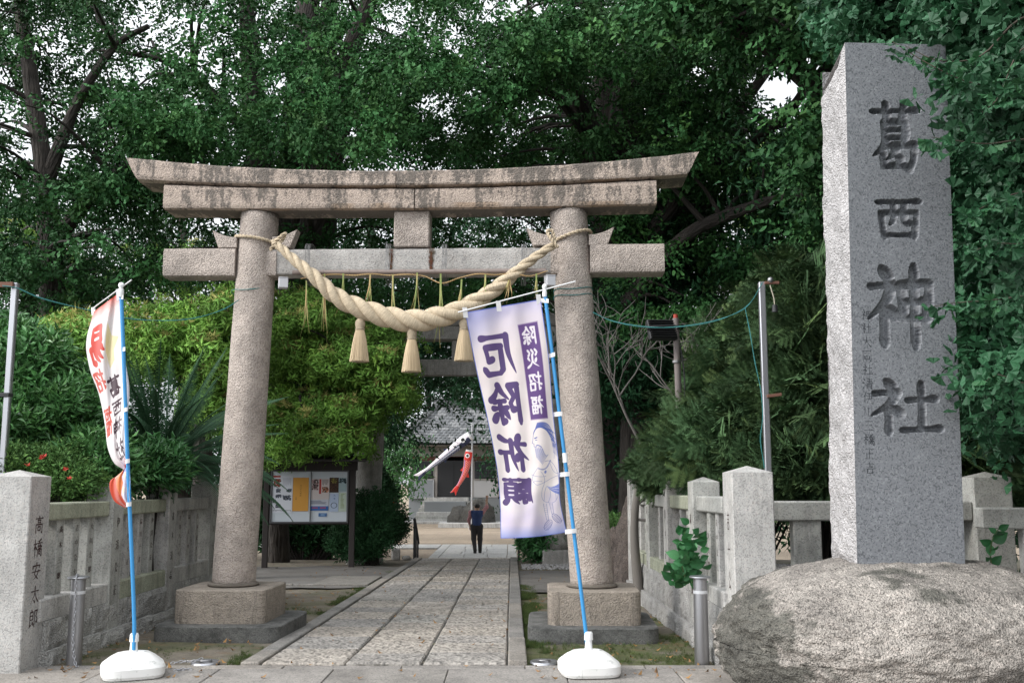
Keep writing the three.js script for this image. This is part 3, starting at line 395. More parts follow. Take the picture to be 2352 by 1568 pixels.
// ---------------------------------------------------------------- straw rope, tassels, streamers, bamboo
const straw = (() => { const S = 256, a = field(S, 60, 2), b = field(S, 20, 3), c = field(S, 90, 60); return dataTex(S, (i, j) => { const k = 0.62 + 0.42 * a(i, j) + 0.2 * (b(i, j) - 0.5) + 0.16 * (c(i, j) - 0.5); return [0.62 * k, 0.505 * k, 0.355 * k]; }, 0.25); })();
const strawB = (() => { const S = 256, a = field(S, 60, 2), b = field(S, 20, 4); return dataTex(S, (i, j) => 0.6 * a(i, j) + 0.4 * b(i, j), 0.25, false); })();
const mStraw = M([1, 1, 1], 0.85, { map: straw, bumpMap: strawB, bumpScale: 0.006 });
function ropeStrands(parent, pts, Rf, n, pitch, mat, seg = 220, radial = 10) {
  const cv = new THREE.CatmullRomCurve3(pts), L = cv.getLength(), up = V(0, 0, 1);
  for (let s = 0; s < n; s++) {
    const P = []; let ph = (s / n) * Math.PI * 2; const K = Math.round(seg / 2);
    for (let i = 0; i <= K; i++) { const t = i / K, p = cv.getPointAt(t), T = cv.getTangentAt(t), N = up.clone().addScaledVector(T, -up.dot(T)).normalize(), B = T.clone().cross(N), r = Rf(t); P.push(p.clone().addScaledVector(N, Math.cos(ph) * r * 0.52).addScaledVector(B, Math.sin(ph) * r * 0.52)); ph += (L / K) / (pitch * (0.35 + 0.65 * r / Rf(0.5))) * Math.PI * 2; }
    mesh('strand', tube(P, (t) => Rf(t) * 0.56, seg, radial, 0.05), mat, parent);
  }
}
const D0 = 10.18, ropePts = [[628, 553, 10.3], [668, 590, 10.24], [718, 632, D0], [778, 684, D0], [850, 716, D0], [940, 736, D0], [1030, 722, D0], [1095, 692, D0], [1160, 646, D0], [1222, 596, 10.2], [1272, 562, 10.22]].map((p) => at(...p));
{
  const rope = thing('sacred_rope', 'thick twisted straw rope sagging between the two gate pillars', 'straw rope');
  ropeStrands(rope, ropePts, (t) => 0.042 + 0.07 * Math.pow(Math.sin(Math.PI * clamp(t, 0, 1)), 1.5), 3, 0.66, mStraw, 260, 12);
  const thin = (pts) => ropeStrands(rope, pts, () => 0.019, 2, 0.09, mStraw, 120, 6);
  const tl = (x, y, z) => V(x, y, z).applyAxisAngle(V(0, 1, 0), R(-1.8)).add(torii.position);
  const ring = (cx, y, r, tilt) => { const a = []; for (let i = 0; i <= 14; i++) { const q = (i / 14) * Math.PI * 2; a.push(tl(cx + Math.cos(q) * r, y + tilt * Math.cos(q) + 0.01 * Math.sin(q * 2), Math.sin(q) * r)); } return a; };
  thin(ring(-1.75, 4.11, 0.232, -0.055)); thin(ring(1.672, 4.12, 0.228, 0.06));
  thin([[620, 575, 10.28], [635, 552, 10.26], [655, 536, 10.28], [650, 548, 10.3], [632, 572, 10.28]].map((p) => at(...p))); thin([[1282, 568, 10.14], [1266, 548, 10.14], [1258, 530, 10.2], [1268, 530, 10.22], [1276, 558, 10.16]].map((p) => at(...p)));
  const fib = (() => { const S = 256, a = field(S, 3, 120), b = field(S, 7, 200); return dataTex(S, (i, j) => { const k = 0.55 + 0.55 * a(i, j) + 0.2 * (b(i, j) - 0.5); return [0.66 * k, 0.53 * k, 0.36 * k]; }); })(); fib.repeat.set(3, 1);
  const mFib = M([1, 1, 1], 0.9, { map: fib, side: THREE.DoubleSide });
  const tassel = (px, py, s, label) => {
    const p = at(px, py, D0), t = thing('straw_tassel', label, 'tassel', p, rnd() * 6, 'tassels hanging from the rope');
    mesh('binding', lathe([[0.012, 0.05], [0.03, 0.045], [0.05, 0.015], [0.052, -0.015], [0.043, -0.05], [0.05, -0.056], [0.05, -0.07], [0.041, -0.075]], 24), mStraw, t);
    const H = 0.33 * s, str = [];
    mesh('tassel_core', lathe([[0.038, -0.07], [0.05, -0.12], [0.068, -0.2], [0.08, -0.07 - H], [0, -0.065 - H]], 28), mFib, t);
    for (let i = 0; i < 260; i++) { const a = (i / 260) * Math.PI * 2 * 3.02 + rnd() * 0.02, k = 0.94 + rnd() * 0.1, r0 = 0.04 * k, r1 = 0.093 * k + rnd() * 0.004, hb = H * (0.97 + rnd() * 0.05), pts = [0, 0.3, 1].map((q) => V(Math.cos(a) * lerp(r0, r1, Math.pow(q, 0.75)), -0.068 - q * hb, Math.sin(a) * lerp(r0, r1, Math.pow(q, 0.75)))); str.push(tube(pts, 0.0032, 4, 3)); }
    mesh('straw_skirt', merge(str), M([0.60, 0.475, 0.31], 0.9), t);
  };
  tassel(827, 742, 1, 'straw tassel hanging in front of the shrub between gate pillar and middle tassel'); tassel(946, 764, 1.02, 'straw tassel hanging at the lowest point of the rope'); tassel(1066, 742, 0.98, 'straw tassel partly covered by the white banner');
  // bamboo pole lashed below the tie beam, cord along it
  const bp = thing('bamboo_pole', 'thin brown bamboo pole lashed along the foot of the tie beam', 'bamboo pole'), a = at(672, 626, 10.36), b = at(1254, 622, 10.2), mB = M([0.20, 0.155, 0.135], 0.5);
  mesh('culm', rod(a, b, 0.026, 12), mB, bp); for (let i = 1; i < 9; i++) { const q = a.clone().lerp(b, i / 9 + rr(-0.02, 0.02)), d = b.clone().sub(a).normalize().multiplyScalar(0.008); mesh('node', rod(q.clone().sub(d), q.clone().add(d), 0.0295, 12), mB, bp); }
  const cd = []; const cy = [640, 633, 630, 632, 629, 632, 630, 634, 650, 638, 629, 631, 628, 634, 622]; cy.forEach((y, i) => cd.push(at(lerp(690, 1258, i / (cy.length - 1)), y, lerp(10.3, 10.13, i / (cy.length - 1)))));
  const cord = thing('straw_garland', 'thin golden straw cord strung along the bamboo pole', 'straw cord'); ropeStrands(cord, cd, () => 0.009, 2, 0.05, M([0.36, 0.24, 0.11], 0.9), 200, 5);
  // wire lashings round beam and bamboo
  [706, 891, 1021, 1203].forEach((px, i) => { const t = thing('wire_lashing', ['grey wire lashing round beam beside the gate pillar on the hedge side', 'grey wire lashing round beam beside the narrower rust run', 'grey wire lashing round beam beside the wider rust run', 'grey wire lashing round beam beside the gate pillar on the boulder side'][i], 'wire lashing', undefined, 0, 'wire lashings'); for (let k = 0; k < 4; k++) { const x = px + (k - 1.5) * 3.2, D = lerp(10.42, 10.3, (px - 700) / 500), q = []; for (const [y, z] of [[560, -0.02], [566, 0.0], [600, 0.0], [622, 0.09], [632, 0.09], [642, 0.02]]) { const p = at(x + rr(-0.6, 0.6), y, D); p.z += z; q.push(p); } const f = q[0].clone(), l = q[q.length - 1].clone(); q.push(V(l.x, l.y - 0.004, l.z - 0.28), V(f.x, f.y + 0.006, f.z - 0.3)); mesh('wire', tube(q, 0.0035, 40, 5, 0, true), M([0.2, 0.2, 0.2], 0.5, { metalness: 0.6 }), t); } });
  // hanging green and yellow straw streamers
  const cols = [[0.17, 0.22, 0.06], [0.33, 0.28, 0.11], [0.22, 0.25, 0.08], [0.36, 0.25, 0.11]].map((c) => M(c, 0.8, { side: THREE.DoubleSide }));
  const strand = (pts, w, m, par) => { const cv = new THREE.CatmullRomCurve3(pts), g = sheet(1, 14, (u, v) => { const p = cv.getPoint(v); return V(p.x + (u - 0.5) * w * (1 - 0.8 * v), p.y, p.z + (u - 0.5) * w * 0.4 * Math.sin(v * 5)); }); mesh('straw_blade', g, m, par); };
  [[703, 648, 812], [745, 632, 780], [788, 632, 740], [850, 634, 730], [902, 634, 745], [958, 630, 740], [1012, 632, 800], [1060, 645, 720], [1115, 634, 700], [1170, 632, 700], [1232, 632, 690]].forEach(([px, y0, y1], i) => { const t = thing('straw_streamer', 'green and yellow straw streamer hanging from the cord', 'straw streamer', undefined, 0, 'straw streamers on the cord'), D = lerp(10.28, 10.12, i / 10); const n = 5 + (i % 3); for (let k = 0; k < n; k++) { const e = lerp(y0, y1, rr(0.5, 1.05)), dx = rr(-16, 10); strand([at(px, y0 - 4, D), at(px + dx * 0.15, lerp(y0, e, 0.35), D - 0.01), at(px + dx * 0.6, lerp(y0, e, 0.75), D - rr(0, 0.04)), at(px + dx + rr(-5, 5), e, D - rr(-0.03, 0.05))], rr(0.010, 0.019), pick(cols), t); } });
  [[650, 651], [1263, 646]].forEach(([px, py], i) => { const t = thing('cable_box', ['small pale grey box under beam at gate pillar on the hedge side', 'small pale grey box under beam at gate pillar on the boulder side'][i], 'box', at(px, py, i ? 10.18 : 10.3), 0.3, 'boxes under the tie beam'); mesh('case', mv(cbox(0.095, 0.1, 0.1, 0.004), 0, -0.05, 0), M([0.5, 0.5, 0.52], 0.6), t); mesh('lid', mv(cbox(0.1, 0.012, 0.105, 0.003), 0, 0.05, 0), M([0.42, 0.42, 0.44], 0.6), t); });
}
// ---------------------------------------------------------------- green wires, metal poles, floodlight
const mWire = M([0.025, 0.17, 0.165], 0.6);
const wire = (label, pts, extra = []) => { const t = thing('green_wire', label, 'wire'); for (let s = 0; s < 2; s++) mesh('strand', tube(pts.map((p, i) => at(p[0] + (s ? 1.5 * Math.sin(i * 2.3) : 0), p[1] + (s ? 2.2 * Math.cos(i * 1.7) : 0), p[2])), 0.0032, 90, 5), mWire, t); for (const e of extra) mesh('loop', tube(e, 0.0045, 60, 5, 0, true), mWire, t); return t; };
const loopRound = (cx, y, r) => { const a = []; for (let i = 0; i < 16; i++) { const q = (i / 16) * Math.PI * 2; a.push(V(cx + Math.cos(q) * r, y + 0.012 * Math.sin(q * 3) + 0.01 * Math.cos(q), Math.sin(q) * r).applyAxisAngle(V(0, 1, 0), R(-1.8)).add(torii.position)); } return a; };
wire('green wire sagging from hedge-side metal pole to gate pillar on the hedge side', [[4, 655, 9.42], [33, 660, 9.42], [90, 684, 9.5], [205, 712, 9.7], [300, 731, 9.9], [400, 736, 10.1], [460, 728, 10.25], [520, 706, 10.35], [548, 688, 10.42]], [loopRound(-1.79, 3.55, 0.216)]);
wire('green wire sagging from gate pillar on the boulder side to boulder-side metal pole', [[1362, 716, 10.4], [1400, 735, 10.3], [1470, 750, 10.1], [1540, 751, 9.95], [1640, 736, 9.75], [1706, 712, 9.6], [1728, 690, 9.52], [1752, 648, 9.43]], [loopRound(1.70, 3.54, 0.212), loopRound(1.70, 3.47, 0.212)]);
wire('green wire hanging down beside boulder-side metal pole', [[1712, 706, 9.55], [1722, 760, 9.52], [1735, 830, 9.48], [1749, 905, 9.44], [1752, 960, 9.43], [1748, 1010, 9.43], [1756, 1075, 9.43]]);
const mSteel = M([0.42, 0.42, 0.44], 0.35, { metalness: 0.85 }), mSteelDull = M([0.30, 0.295, 0.30], 0.42, { metalness: 0.8 }), mRust = M([0.16, 0.075, 0.05], 0.85), mBlack = M([0.02, 0.02, 0.022], 0.6);
{
  const L = thing('metal_pole', 'bright metal pole with dark bracket standing behind hedge-side gate post', 'metal pole', V(-4.825, 0, -9.5)), Rr = thing('metal_pole', 'bright metal pole with rusty brackets standing behind boulder-side fence', 'metal pole', V(2.425, 0, -9.5));
  mesh('shaft', mv(cbox(0.058, 3.48, 0.058, 0.008), 0, -0.06, 0), mSteel, L); mesh('shaft', mv(cbox(0.062, 3.48, 0.062, 0.008), 0, -0.05, 0), mSteel, Rr);
  mesh('bracket', mv(cbox(0.4, 0.05, 0.03, 0.003), -0.2, 3.37, 0.045), mRust, L); mesh('clamp', mv(cbox(0.2, 0.04, 0.09, 0.004), -0.07, 2.31, 0), mBlack, L);
  mesh('bracket', mv(cbox(0.14, 0.028, 0.03, 0.003), 0.09, 3.40, 0.045), mRust, Rr); const br = mesh('bracket', cbox(0.14, 0.03, 0.03, 0.003), mRust, Rr); br.position.set(0.075, 2.31, 0.045); br.rotation.z = 0.12;
  mesh('lamp_cap', mv(new THREE.SphereGeometry(0.03, 12, 8), 0.075, 3.44, 0.05), mSteelDull, Rr); mesh('lamp_lead', tube([V(0.07, 3.39, 0.05), V(0.085, 3.32, 0.06), V(0.10, 3.26, 0.06), V(0.105, 3.2, 0.06)], 0.006, 12, 6), M([0.4, 0.36, 0.28], 0.7), Rr); mesh('lamp_socket', mv(new THREE.CylinderGeometry(0.024, 0.03, 0.07, 12), 0.105, 3.16, 0.06), mBlack, Rr);
  const F = thing('floodlight', 'black floodlight on grey post in front of dark trees', 'floodlight', V(2.10, groundY(-12.6), -12.6));
  mesh('post', tube([V(0.05, 0, 0), V(0.03, 1.5, 0), V(0.0, 3.66, 0)], 0.042, 12, 10), M([0.2, 0.17, 0.16], 0.7), F); mesh('post_cap', mv(new THREE.CylinderGeometry(0.03, 0.03, 0.06, 10), 0, 3.68, 0), M([0.4, 0.05, 0.03], 0.6), F);
  const h = new THREE.Group(); h.name = 'lamp_head'; h.position.set(-0.19, 3.5, 0.04); h.rotation.set(-0.35, 0.25, 0.12); F.add(h);
  mesh('housing', mv(cbox(0.38, 0.28, 0.07, 0.01), 0, -0.14, 0), mBlack, h); for (let i = 0; i < 8; i++) mesh('fin', mv(cbox(0.35, 0.008, 0.035, 0.002), 0, -0.12 + i * 0.032, 0.05), mBlack, h); mesh('yoke', tube([V(-0.2, 0, 0.02), V(-0.2, -0.02, 0.12), V(0.18, -0.02, 0.14), V(0.2, 0, 0.02)], 0.014, 20, 6), mBlack, h);
  mesh('clamp', mv(new THREE.CylinderGeometry(0.056, 0.056, 0.03, 12), 0, 3.1, 0), mSteelDull, F); mesh('cable', tube([V(0.05, 3.3, 0.02), V(0.09, 2.9, 0.03), V(0.06, 2.2, 0.05), V(0.08, 1.2, 0.04)], 0.01, 20, 5), mBlack, F);
}
// ---------------------------------------------------------------- bollards, chain, lids
{
  const mk = (label, p, lean) => { const t = thing('steel_bollard', label, 'bollard', p, 0, 'bollards at the gate'); t.rotation.z = lean; mesh('tube', lathe([[0, 0], [0.062, 0], [0.058, 0.71], [0, 0.71]], 28), mSteelDull, t); mesh('cap', lathe([[0, 0.708], [0.085, 0.712], [0.092, 0.72], [0.085, 0.729], [0.02, 0.738], [0, 0.738]], 32), mSteel, t); mesh('reflective_band', lathe([[0.0597, 0.585], [0.0605, 0.586], [0.0603, 0.61], [0.0592, 0.611]], 28), M([0.55, 0.55, 0.56], 0.4), t); return t; };
  mk('steel bollard with chain in front of hedge-side fence', V(-3.67, -0.01, -8.62), -0.0); mk('steel bollard between gate plinth and boulder', V(1.6, -0.01, -8.66), 0);
  const lk = (() => { const c = []; for (let i = 0; i < 14; i++) { const q = (i / 14) * Math.PI * 2; c.push(V(Math.cos(q) * 0.009, Math.sin(q) * 0.018, 0)); } return tube(c, 0.0036, 24, 5, 0, true); })();
  const chain = (label, pts, n) => { const t = thing('chain', label, 'chain'), cv = new THREE.CatmullRomCurve3(pts); for (let i = 0; i < n; i++) { const m = mesh('link', lk, mSteel, t); m.position.copy(cv.getPointAt((i + 0.5) / n)); const T = cv.getTangentAt((i + 0.5) / n); m.quaternion.setFromUnitVectors(V(0, 1, 0), T); m.rotateY(i % 2 ? Math.PI / 2 : 0.2); } return t; };
  chain('steel chain hanging down from the cap of bollard with the chain', [V(-3.67, 0.74, -8.6), V(-3.65, 0.725, -8.52), V(-3.645, 0.5, -8.535), V(-3.65, 0.2, -8.53), V(-3.60, 0.012, -8.5), V(-3.57, 0.01, -8.47)], 32);
  const lid = (label, x, z) => { const t = thing('ground_lid', label, 'lid', V(x, 0.0, z)); mesh('plate', lathe([[0, 0.008], [0.105, 0.012], [0.115, 0.018], [0.12, 0.0]], 32), mSteel, t); const r = mesh('ring', new THREE.TorusGeometry(0.05, 0.007, 6, 20), mSteelDull, t); r.rotation.x = Math.PI / 2 - 0.15; r.position.set(0, 0.022, 0); return t; };
  lid('round steel floor lid with chain on the hedge side of the path', -2.58, -8.66); lid('round steel floor lid on the boulder side of the path', 0.27, -8.68);
  chain('short steel chain lying beside the chained floor lid', [V(-2.85, 0.012, -8.6), V(-2.76, 0.02, -8.64), V(-2.66, 0.03, -8.6), V(-2.6, 0.045, -8.65)], 9);
  chain('short steel chain lying beside the foot of the twisted banner', [V(-2.72, 0.008, -8.3), V(-2.66, 0.012, -8.34), V(-2.6, 0.008, -8.36)], 5).visible;
}
// ---------------------------------------------------------------- banners
const mPole = M([0.045, 0.27, 0.56], 0.4), mWhiteP = M([0.78, 0.78, 0.78], 0.45), mStrap = M([0.78, 0.77, 0.77], 0.8, { side: THREE.DoubleSide });
const mTank = M([0.8, 0.8, 0.79], 0.5, { map: (() => { const S = 256, a = field(S, 40), b = field(S, 6), c = field(S, 3); return dataTex(S, (i, j) => { const k = 0.97 - 0.10 * smooth(a(i, j), 0.6, 0.85) - 0.3 * smooth(b(i, j) * 0.6 + a(i, j) * 0.4, 0.68, 0.8) * c(i, j); return [k, k * 0.99, k * 0.965]; }, 0.6); })() });
function bannerBase(parent, p, turn) {
  const b = new THREE.Group(); b.name = 'water_base'; b.position.copy(p); b.rotation.y = turn; parent.add(b);
  const prof = [[0.20, 0.0], [0.225, 0.008], [0.236, 0.03], [0.238, 0.085], [0.228, 0.104], [0.17, 0.15], [0.125, 0.176], [0.10, 0.182], [0, 0.183]];
  const g = sheet(72, prof.length - 1, (u, v) => { const [r, y] = prof[Math.round(v * (prof.length - 1))], a = -u * Math.PI * 2, c = Math.cos(a), s = Math.sin(a), e = lerp(4.2, 3, v), k = Math.pow(Math.pow(Math.abs(c), e) + Math.pow(Math.abs(s), e), -1 / e); return V(c * k * r, y, s * k * r); });
  mesh('tank', boxUV(toCreasedNormals(mergeVertices((() => { g.deleteAttribute('uv'); g.deleteAttribute('normal'); return g; })()), 0.38)), mTank, b);
  mesh('socket', lathe([[0.045, 0.18], [0.03, 0.2], [0.027, 0.27], [0.027, 0.275]], 20), mWhiteP, b); mesh('screw_cap', lathe([[0.027, 0.262], [0.036, 0.264], [0.034, 0.315], [0.027, 0.327], [0.016, 0.33]], 20), mWhiteP, b);
  mesh('filler_cap', lathe([[0, 0.196], [0.03, 0.194], [0.032, 0.18]], 16).translate(0.06, 0, 0.02), mWhiteP, b);
}
const clothMat = (c) => new THREE.MeshPhysicalMaterial({ map: cTex(c), color: new THREE.Color().setRGB(0.88, 0.85, 0.84), roughness: 0.9, side: THREE.DoubleSide, transmission: 0.28, thickness: 0 });
function strapLoop(parent, a, b, w) { const d = b.clone().sub(a), n = V(0, 1, 0).multiplyScalar(w / 2); const g = sheet(8, 1, (u, v) => { const p = a.clone().addScaledVector(d, u).addScaledVector(n, v * 2 - 1); p.z += 0.012 * Math.sin(u * Math.PI) + 0.02 * u; return p; }); mesh('strap', g, mStrap, parent); }
{ // white banner: lettering seen from behind
  const t = thing('white_banner', 'white and lilac prayer banner with mirrored purple characters on blue pole', 'banner');
  const base = V(0.612, 0, -8.2), top = at(1251, 668, 8.12), foot = at(1347, 1462, 8.2);
  bannerBase(t, base, 0.12); mesh('pole', tube([foot.clone().add(V(0.01, -0.12, 0)), foot, foot.clone().lerp(top, 0.5), top], 0.0155, 16, 12), mPole, t);
  mesh('joint', rod(at(1297, 1040, 8.16), at(1299, 1062, 8.16), 0.022, 12), mWhiteP, t);
  mesh('finial', lathe([[0, 0.05], [0.014, 0.045], [0.021, 0.03], [0.021, 0.018], [0.013, 0.006], [0.016, 0], [0.02, -0.03], [0.018, -0.06]], 16).translate(top.x, top.y + 0.01, top.z), mWhiteP, t);
  mesh('crossbar', rod(at(1052, 717, 8.1), at(1322, 646, 8.12), 0.0055, 8), mWhiteP, t);
  const W = 600, H = 1800, [c, q] = canvas(W, H);
  const g = q.createLinearGradient(0, 0, 0, H); g.addColorStop(0, '#cfcae8'); g.addColorStop(0.05, '#e4dce8'); g.addColorStop(0.15, '#efe6e6'); g.addColorStop(0.5, '#f2eae8'); g.addColorStop(0.8, '#f4eeec'); g.addColorStop(0.93, '#e8e0ea'); g.addColorStop(1, '#93a0d8'); q.fillStyle = g; q.fillRect(0, 0, W, H);
  const e = q.createLinearGradient(0, 0, 130, 200); e.addColorStop(0, 'rgba(130,145,220,.55)'); e.addColorStop(1, 'rgba(130,145,220,0)'); q.fillStyle = e; q.fillRect(0, 0, W, 300);
  for (let i = 0; i < 26; i++) { const x = rnd() * W, y = H * (0.7 + 0.3 * rnd()), r = 60 + rnd() * 120, k = q.createRadialGradient(x, y, 0, x, y, r); k.addColorStop(0, 'rgba(170,160,215,.16)'); k.addColorStop(1, 'rgba(170,160,215,0)'); q.fillStyle = k; q.fillRect(0, 0, W, H); }
  q.fillStyle = '#574378'; [['厄', 150], ['除', 480], ['祈', 830], ['願', 1180]].forEach(([ch, y]) => brush(q, ch, 48, y, 282, 290, 15, true));
  q.fillStyle = 'rgba(122,90,150,.5)'; q.fillRect(388, 132, 162, 616); q.fillStyle = '#684a88'; q.fillRect(393, 138, 152, 604); q.fillStyle = '#f1ecf3'; [...'除災招福'].forEach((ch, i) => brush(q, ch, 412, 156 + i * 146, 112, 118, 13, true));
  // a robed, long-haired bearded figure drawn in thin blue line, seen mirrored
  q.strokeStyle = '#5a6cb4'; q.lineCap = 'round'; const ln = (pts, w = 3) => { q.lineWidth = w; q.beginPath(); pts.forEach(([x, y], i) => (i ? q.lineTo(x, y) : q.moveTo(x, y))); q.stroke(); }, cv = (a, b, cc, d, w = 2.6) => { q.lineWidth = w; q.beginPath(); q.moveTo(...a); q.bezierCurveTo(...b, ...cc, ...d); q.stroke(); };
  for (let i = 0; i < 26; i++) cv([392 + i * 2, 850 - i * 3.2], [410 + i * 7, 776 - i * 1.2], [490 + i * 4, 800 + i * 2], [560 + (i % 5) * 9, 820 + i * 8], 2.4);
  for (let i = 0; i < 15; i++) cv([392 + i * 5, 930 + (i % 3) * 8], [388 + i * 6, 980], [400 + i * 6, 1010], [396 + i * 8, 1062 - Math.abs(i - 6) * 9], 2.4);
  ln([[392, 850], [380, 888], [372, 902], [388, 910], [384, 926], [402, 934]], 3.5); ln([[400, 872], [424, 866]], 7); ln([[404, 884], [422, 884]], 4); cv([404, 924], [420, 916], [440, 922], [452, 936], 6);
  for (let i = 0; i < 15; i++) { q.beginPath(); q.lineWidth = 3; q.arc(404 + i * 8.4, 1092 + Math.sin((i / 14) * Math.PI) * 34 - i * 4, 5, 0, 7); q.stroke(); }
  q.fillStyle = '#7f8fca'; q.beginPath(); q.ellipse(466, 1128, 11, 16, 0.3, 0, 7); q.fill();
  const robe = [[[470, 1040], [540, 1010], [590, 1100], [596, 1250]], [[400, 1080], [340, 1150], [300, 1210], [380, 1260]], [[380, 1260], [450, 1250], [500, 1190], [590, 1170]], [[420, 1120], [470, 1180], [460, 1240], [430, 1300]], [[430, 1300], [410, 1400], [420, 1440], [480, 1450]], [[480, 1450], [540, 1470], [580, 1430], [590, 1340]], [[500, 1300], [520, 1370], [500, 1410], [480, 1450]], [[470, 1280], [440, 1360], [450, 1400], [440, 1430]], [[540, 1280], [560, 1340], [566, 1390], [560, 1420]], [[330, 1150], [370, 1170], [420, 1180], [470, 1170]], [[344, 1230], [370, 1200], [400, 1230], [430, 1220]], [[520, 1060], [530, 1120], [560, 1150], [590, 1150]]]; robe.forEach((r) => cv(...r));
  q.fillStyle = 'rgba(110,128,205,.85)'; q.beginPath(); q.moveTo(470, 1270); q.bezierCurveTo(520, 1300, 560, 1280, 600, 1250); q.lineTo(600, 1370); q.bezierCurveTo(560, 1360, 510, 1330, 470, 1270); q.fill(); q.strokeStyle = '#e8e4f0'; cv([480, 1280], [530, 1320], [570, 1330], [600, 1335], 4); cv([500, 1282], [540, 1305], [570, 1305], [600, 1300], 4); q.strokeStyle = '#6a74ac';
  for (const [x0, x1, y0, y1] of [[430, 462, 1460, 1640], [490, 520, 1460, 1590]]) { ln([[x0, y0], [x0 + 10, y1]]); ln([[x1, y0], [x1 - 2, y1]]); for (let i = 0; i < 9; i++) ln([[x0 + i, lerp(y0, y1, i / 9) + 10], [x1, lerp(y0, y1, i / 9 + 0.08)]], 2); }
  for (const [x, y, a] of [[446, 1690, 0.6], [536, 1630, -0.5]]) { q.save(); q.translate(x, y); q.rotate(a); q.lineWidth = 4; q.beginPath(); q.ellipse(0, 0, 30, 60, 0, 0, 7); q.stroke(); for (let i = -3; i < 4; i++) { q.beginPath(); q.moveTo(-26, i * 14); q.lineTo(26, i * 14 + 6); q.stroke(); } q.restore(); }
  q.strokeStyle = '#6f80cf'; q.lineWidth = 8; q.strokeRect(2, 2, W - 4, H - 4);
  const Lx = new THREE.CatmullRomCurve3([V(1068, 717, 0), V(1094, 850, 0), V(1120, 965, 0), V(1141, 1075, 0), V(1148, 1150, 0), V(1150, 1236, 0)]), Rx = new THREE.CatmullRomCurve3([V(1242, 687, 0), V(1260, 815, 0), V(1271, 950, 0), V(1284, 1070, 0), V(1287, 1150, 0), V(1302, 1222, 0)]);
  const S = sheet(40, 110, (u, v) => { const w = 1 - v, a = Lx.getPoint(w), b = Rx.getPoint(w), p = at(lerp(a.x, b.x, u), lerp(a.y, b.y, u) + 10 * Math.sin(u * Math.PI) * w * w * 0.4, 8.14 + 0.05 * Math.sin(u * 4.2 + w * 3.5) * (0.3 + w) + 0.22 * w * (1 - u) * w + 0.012 * Math.sin(u * 17 + w * 9) + 0.008 * ns(u * 6, w * 14, 2)); return p; });
  mesh('cloth', S, clothMat(c), t);
  const poleAt = (y) => at(1251 + (y - 668) * 0.1209, y, lerp(8.12, 8.2, (y - 668) / 794));
  for (const [x, y, y2] of [[1238, 690, 692], [1259, 818, 814], [1271, 952, 950], [1285, 1090, 1088], [1298, 1221, 1218]]) { const p = poleAt(y2); strapLoop(t, at(x, y, 8.15), V(p.x + 0.022, p.y, p.z), 0.036); }
  for (const [x, y] of [[1070, 716], [1147, 701], [1239, 686]]) { const a = at(x, y + 14, 8.13), b = at(x - 3, y - 10, 8.1); const gq = sheet(1, 4, (u, v) => { const p = a.clone().lerp(b, v); p.x += (u - 0.5) * 0.04; p.z += 0.006; return p; }); mesh('strap', gq, mStrap, t); }
}
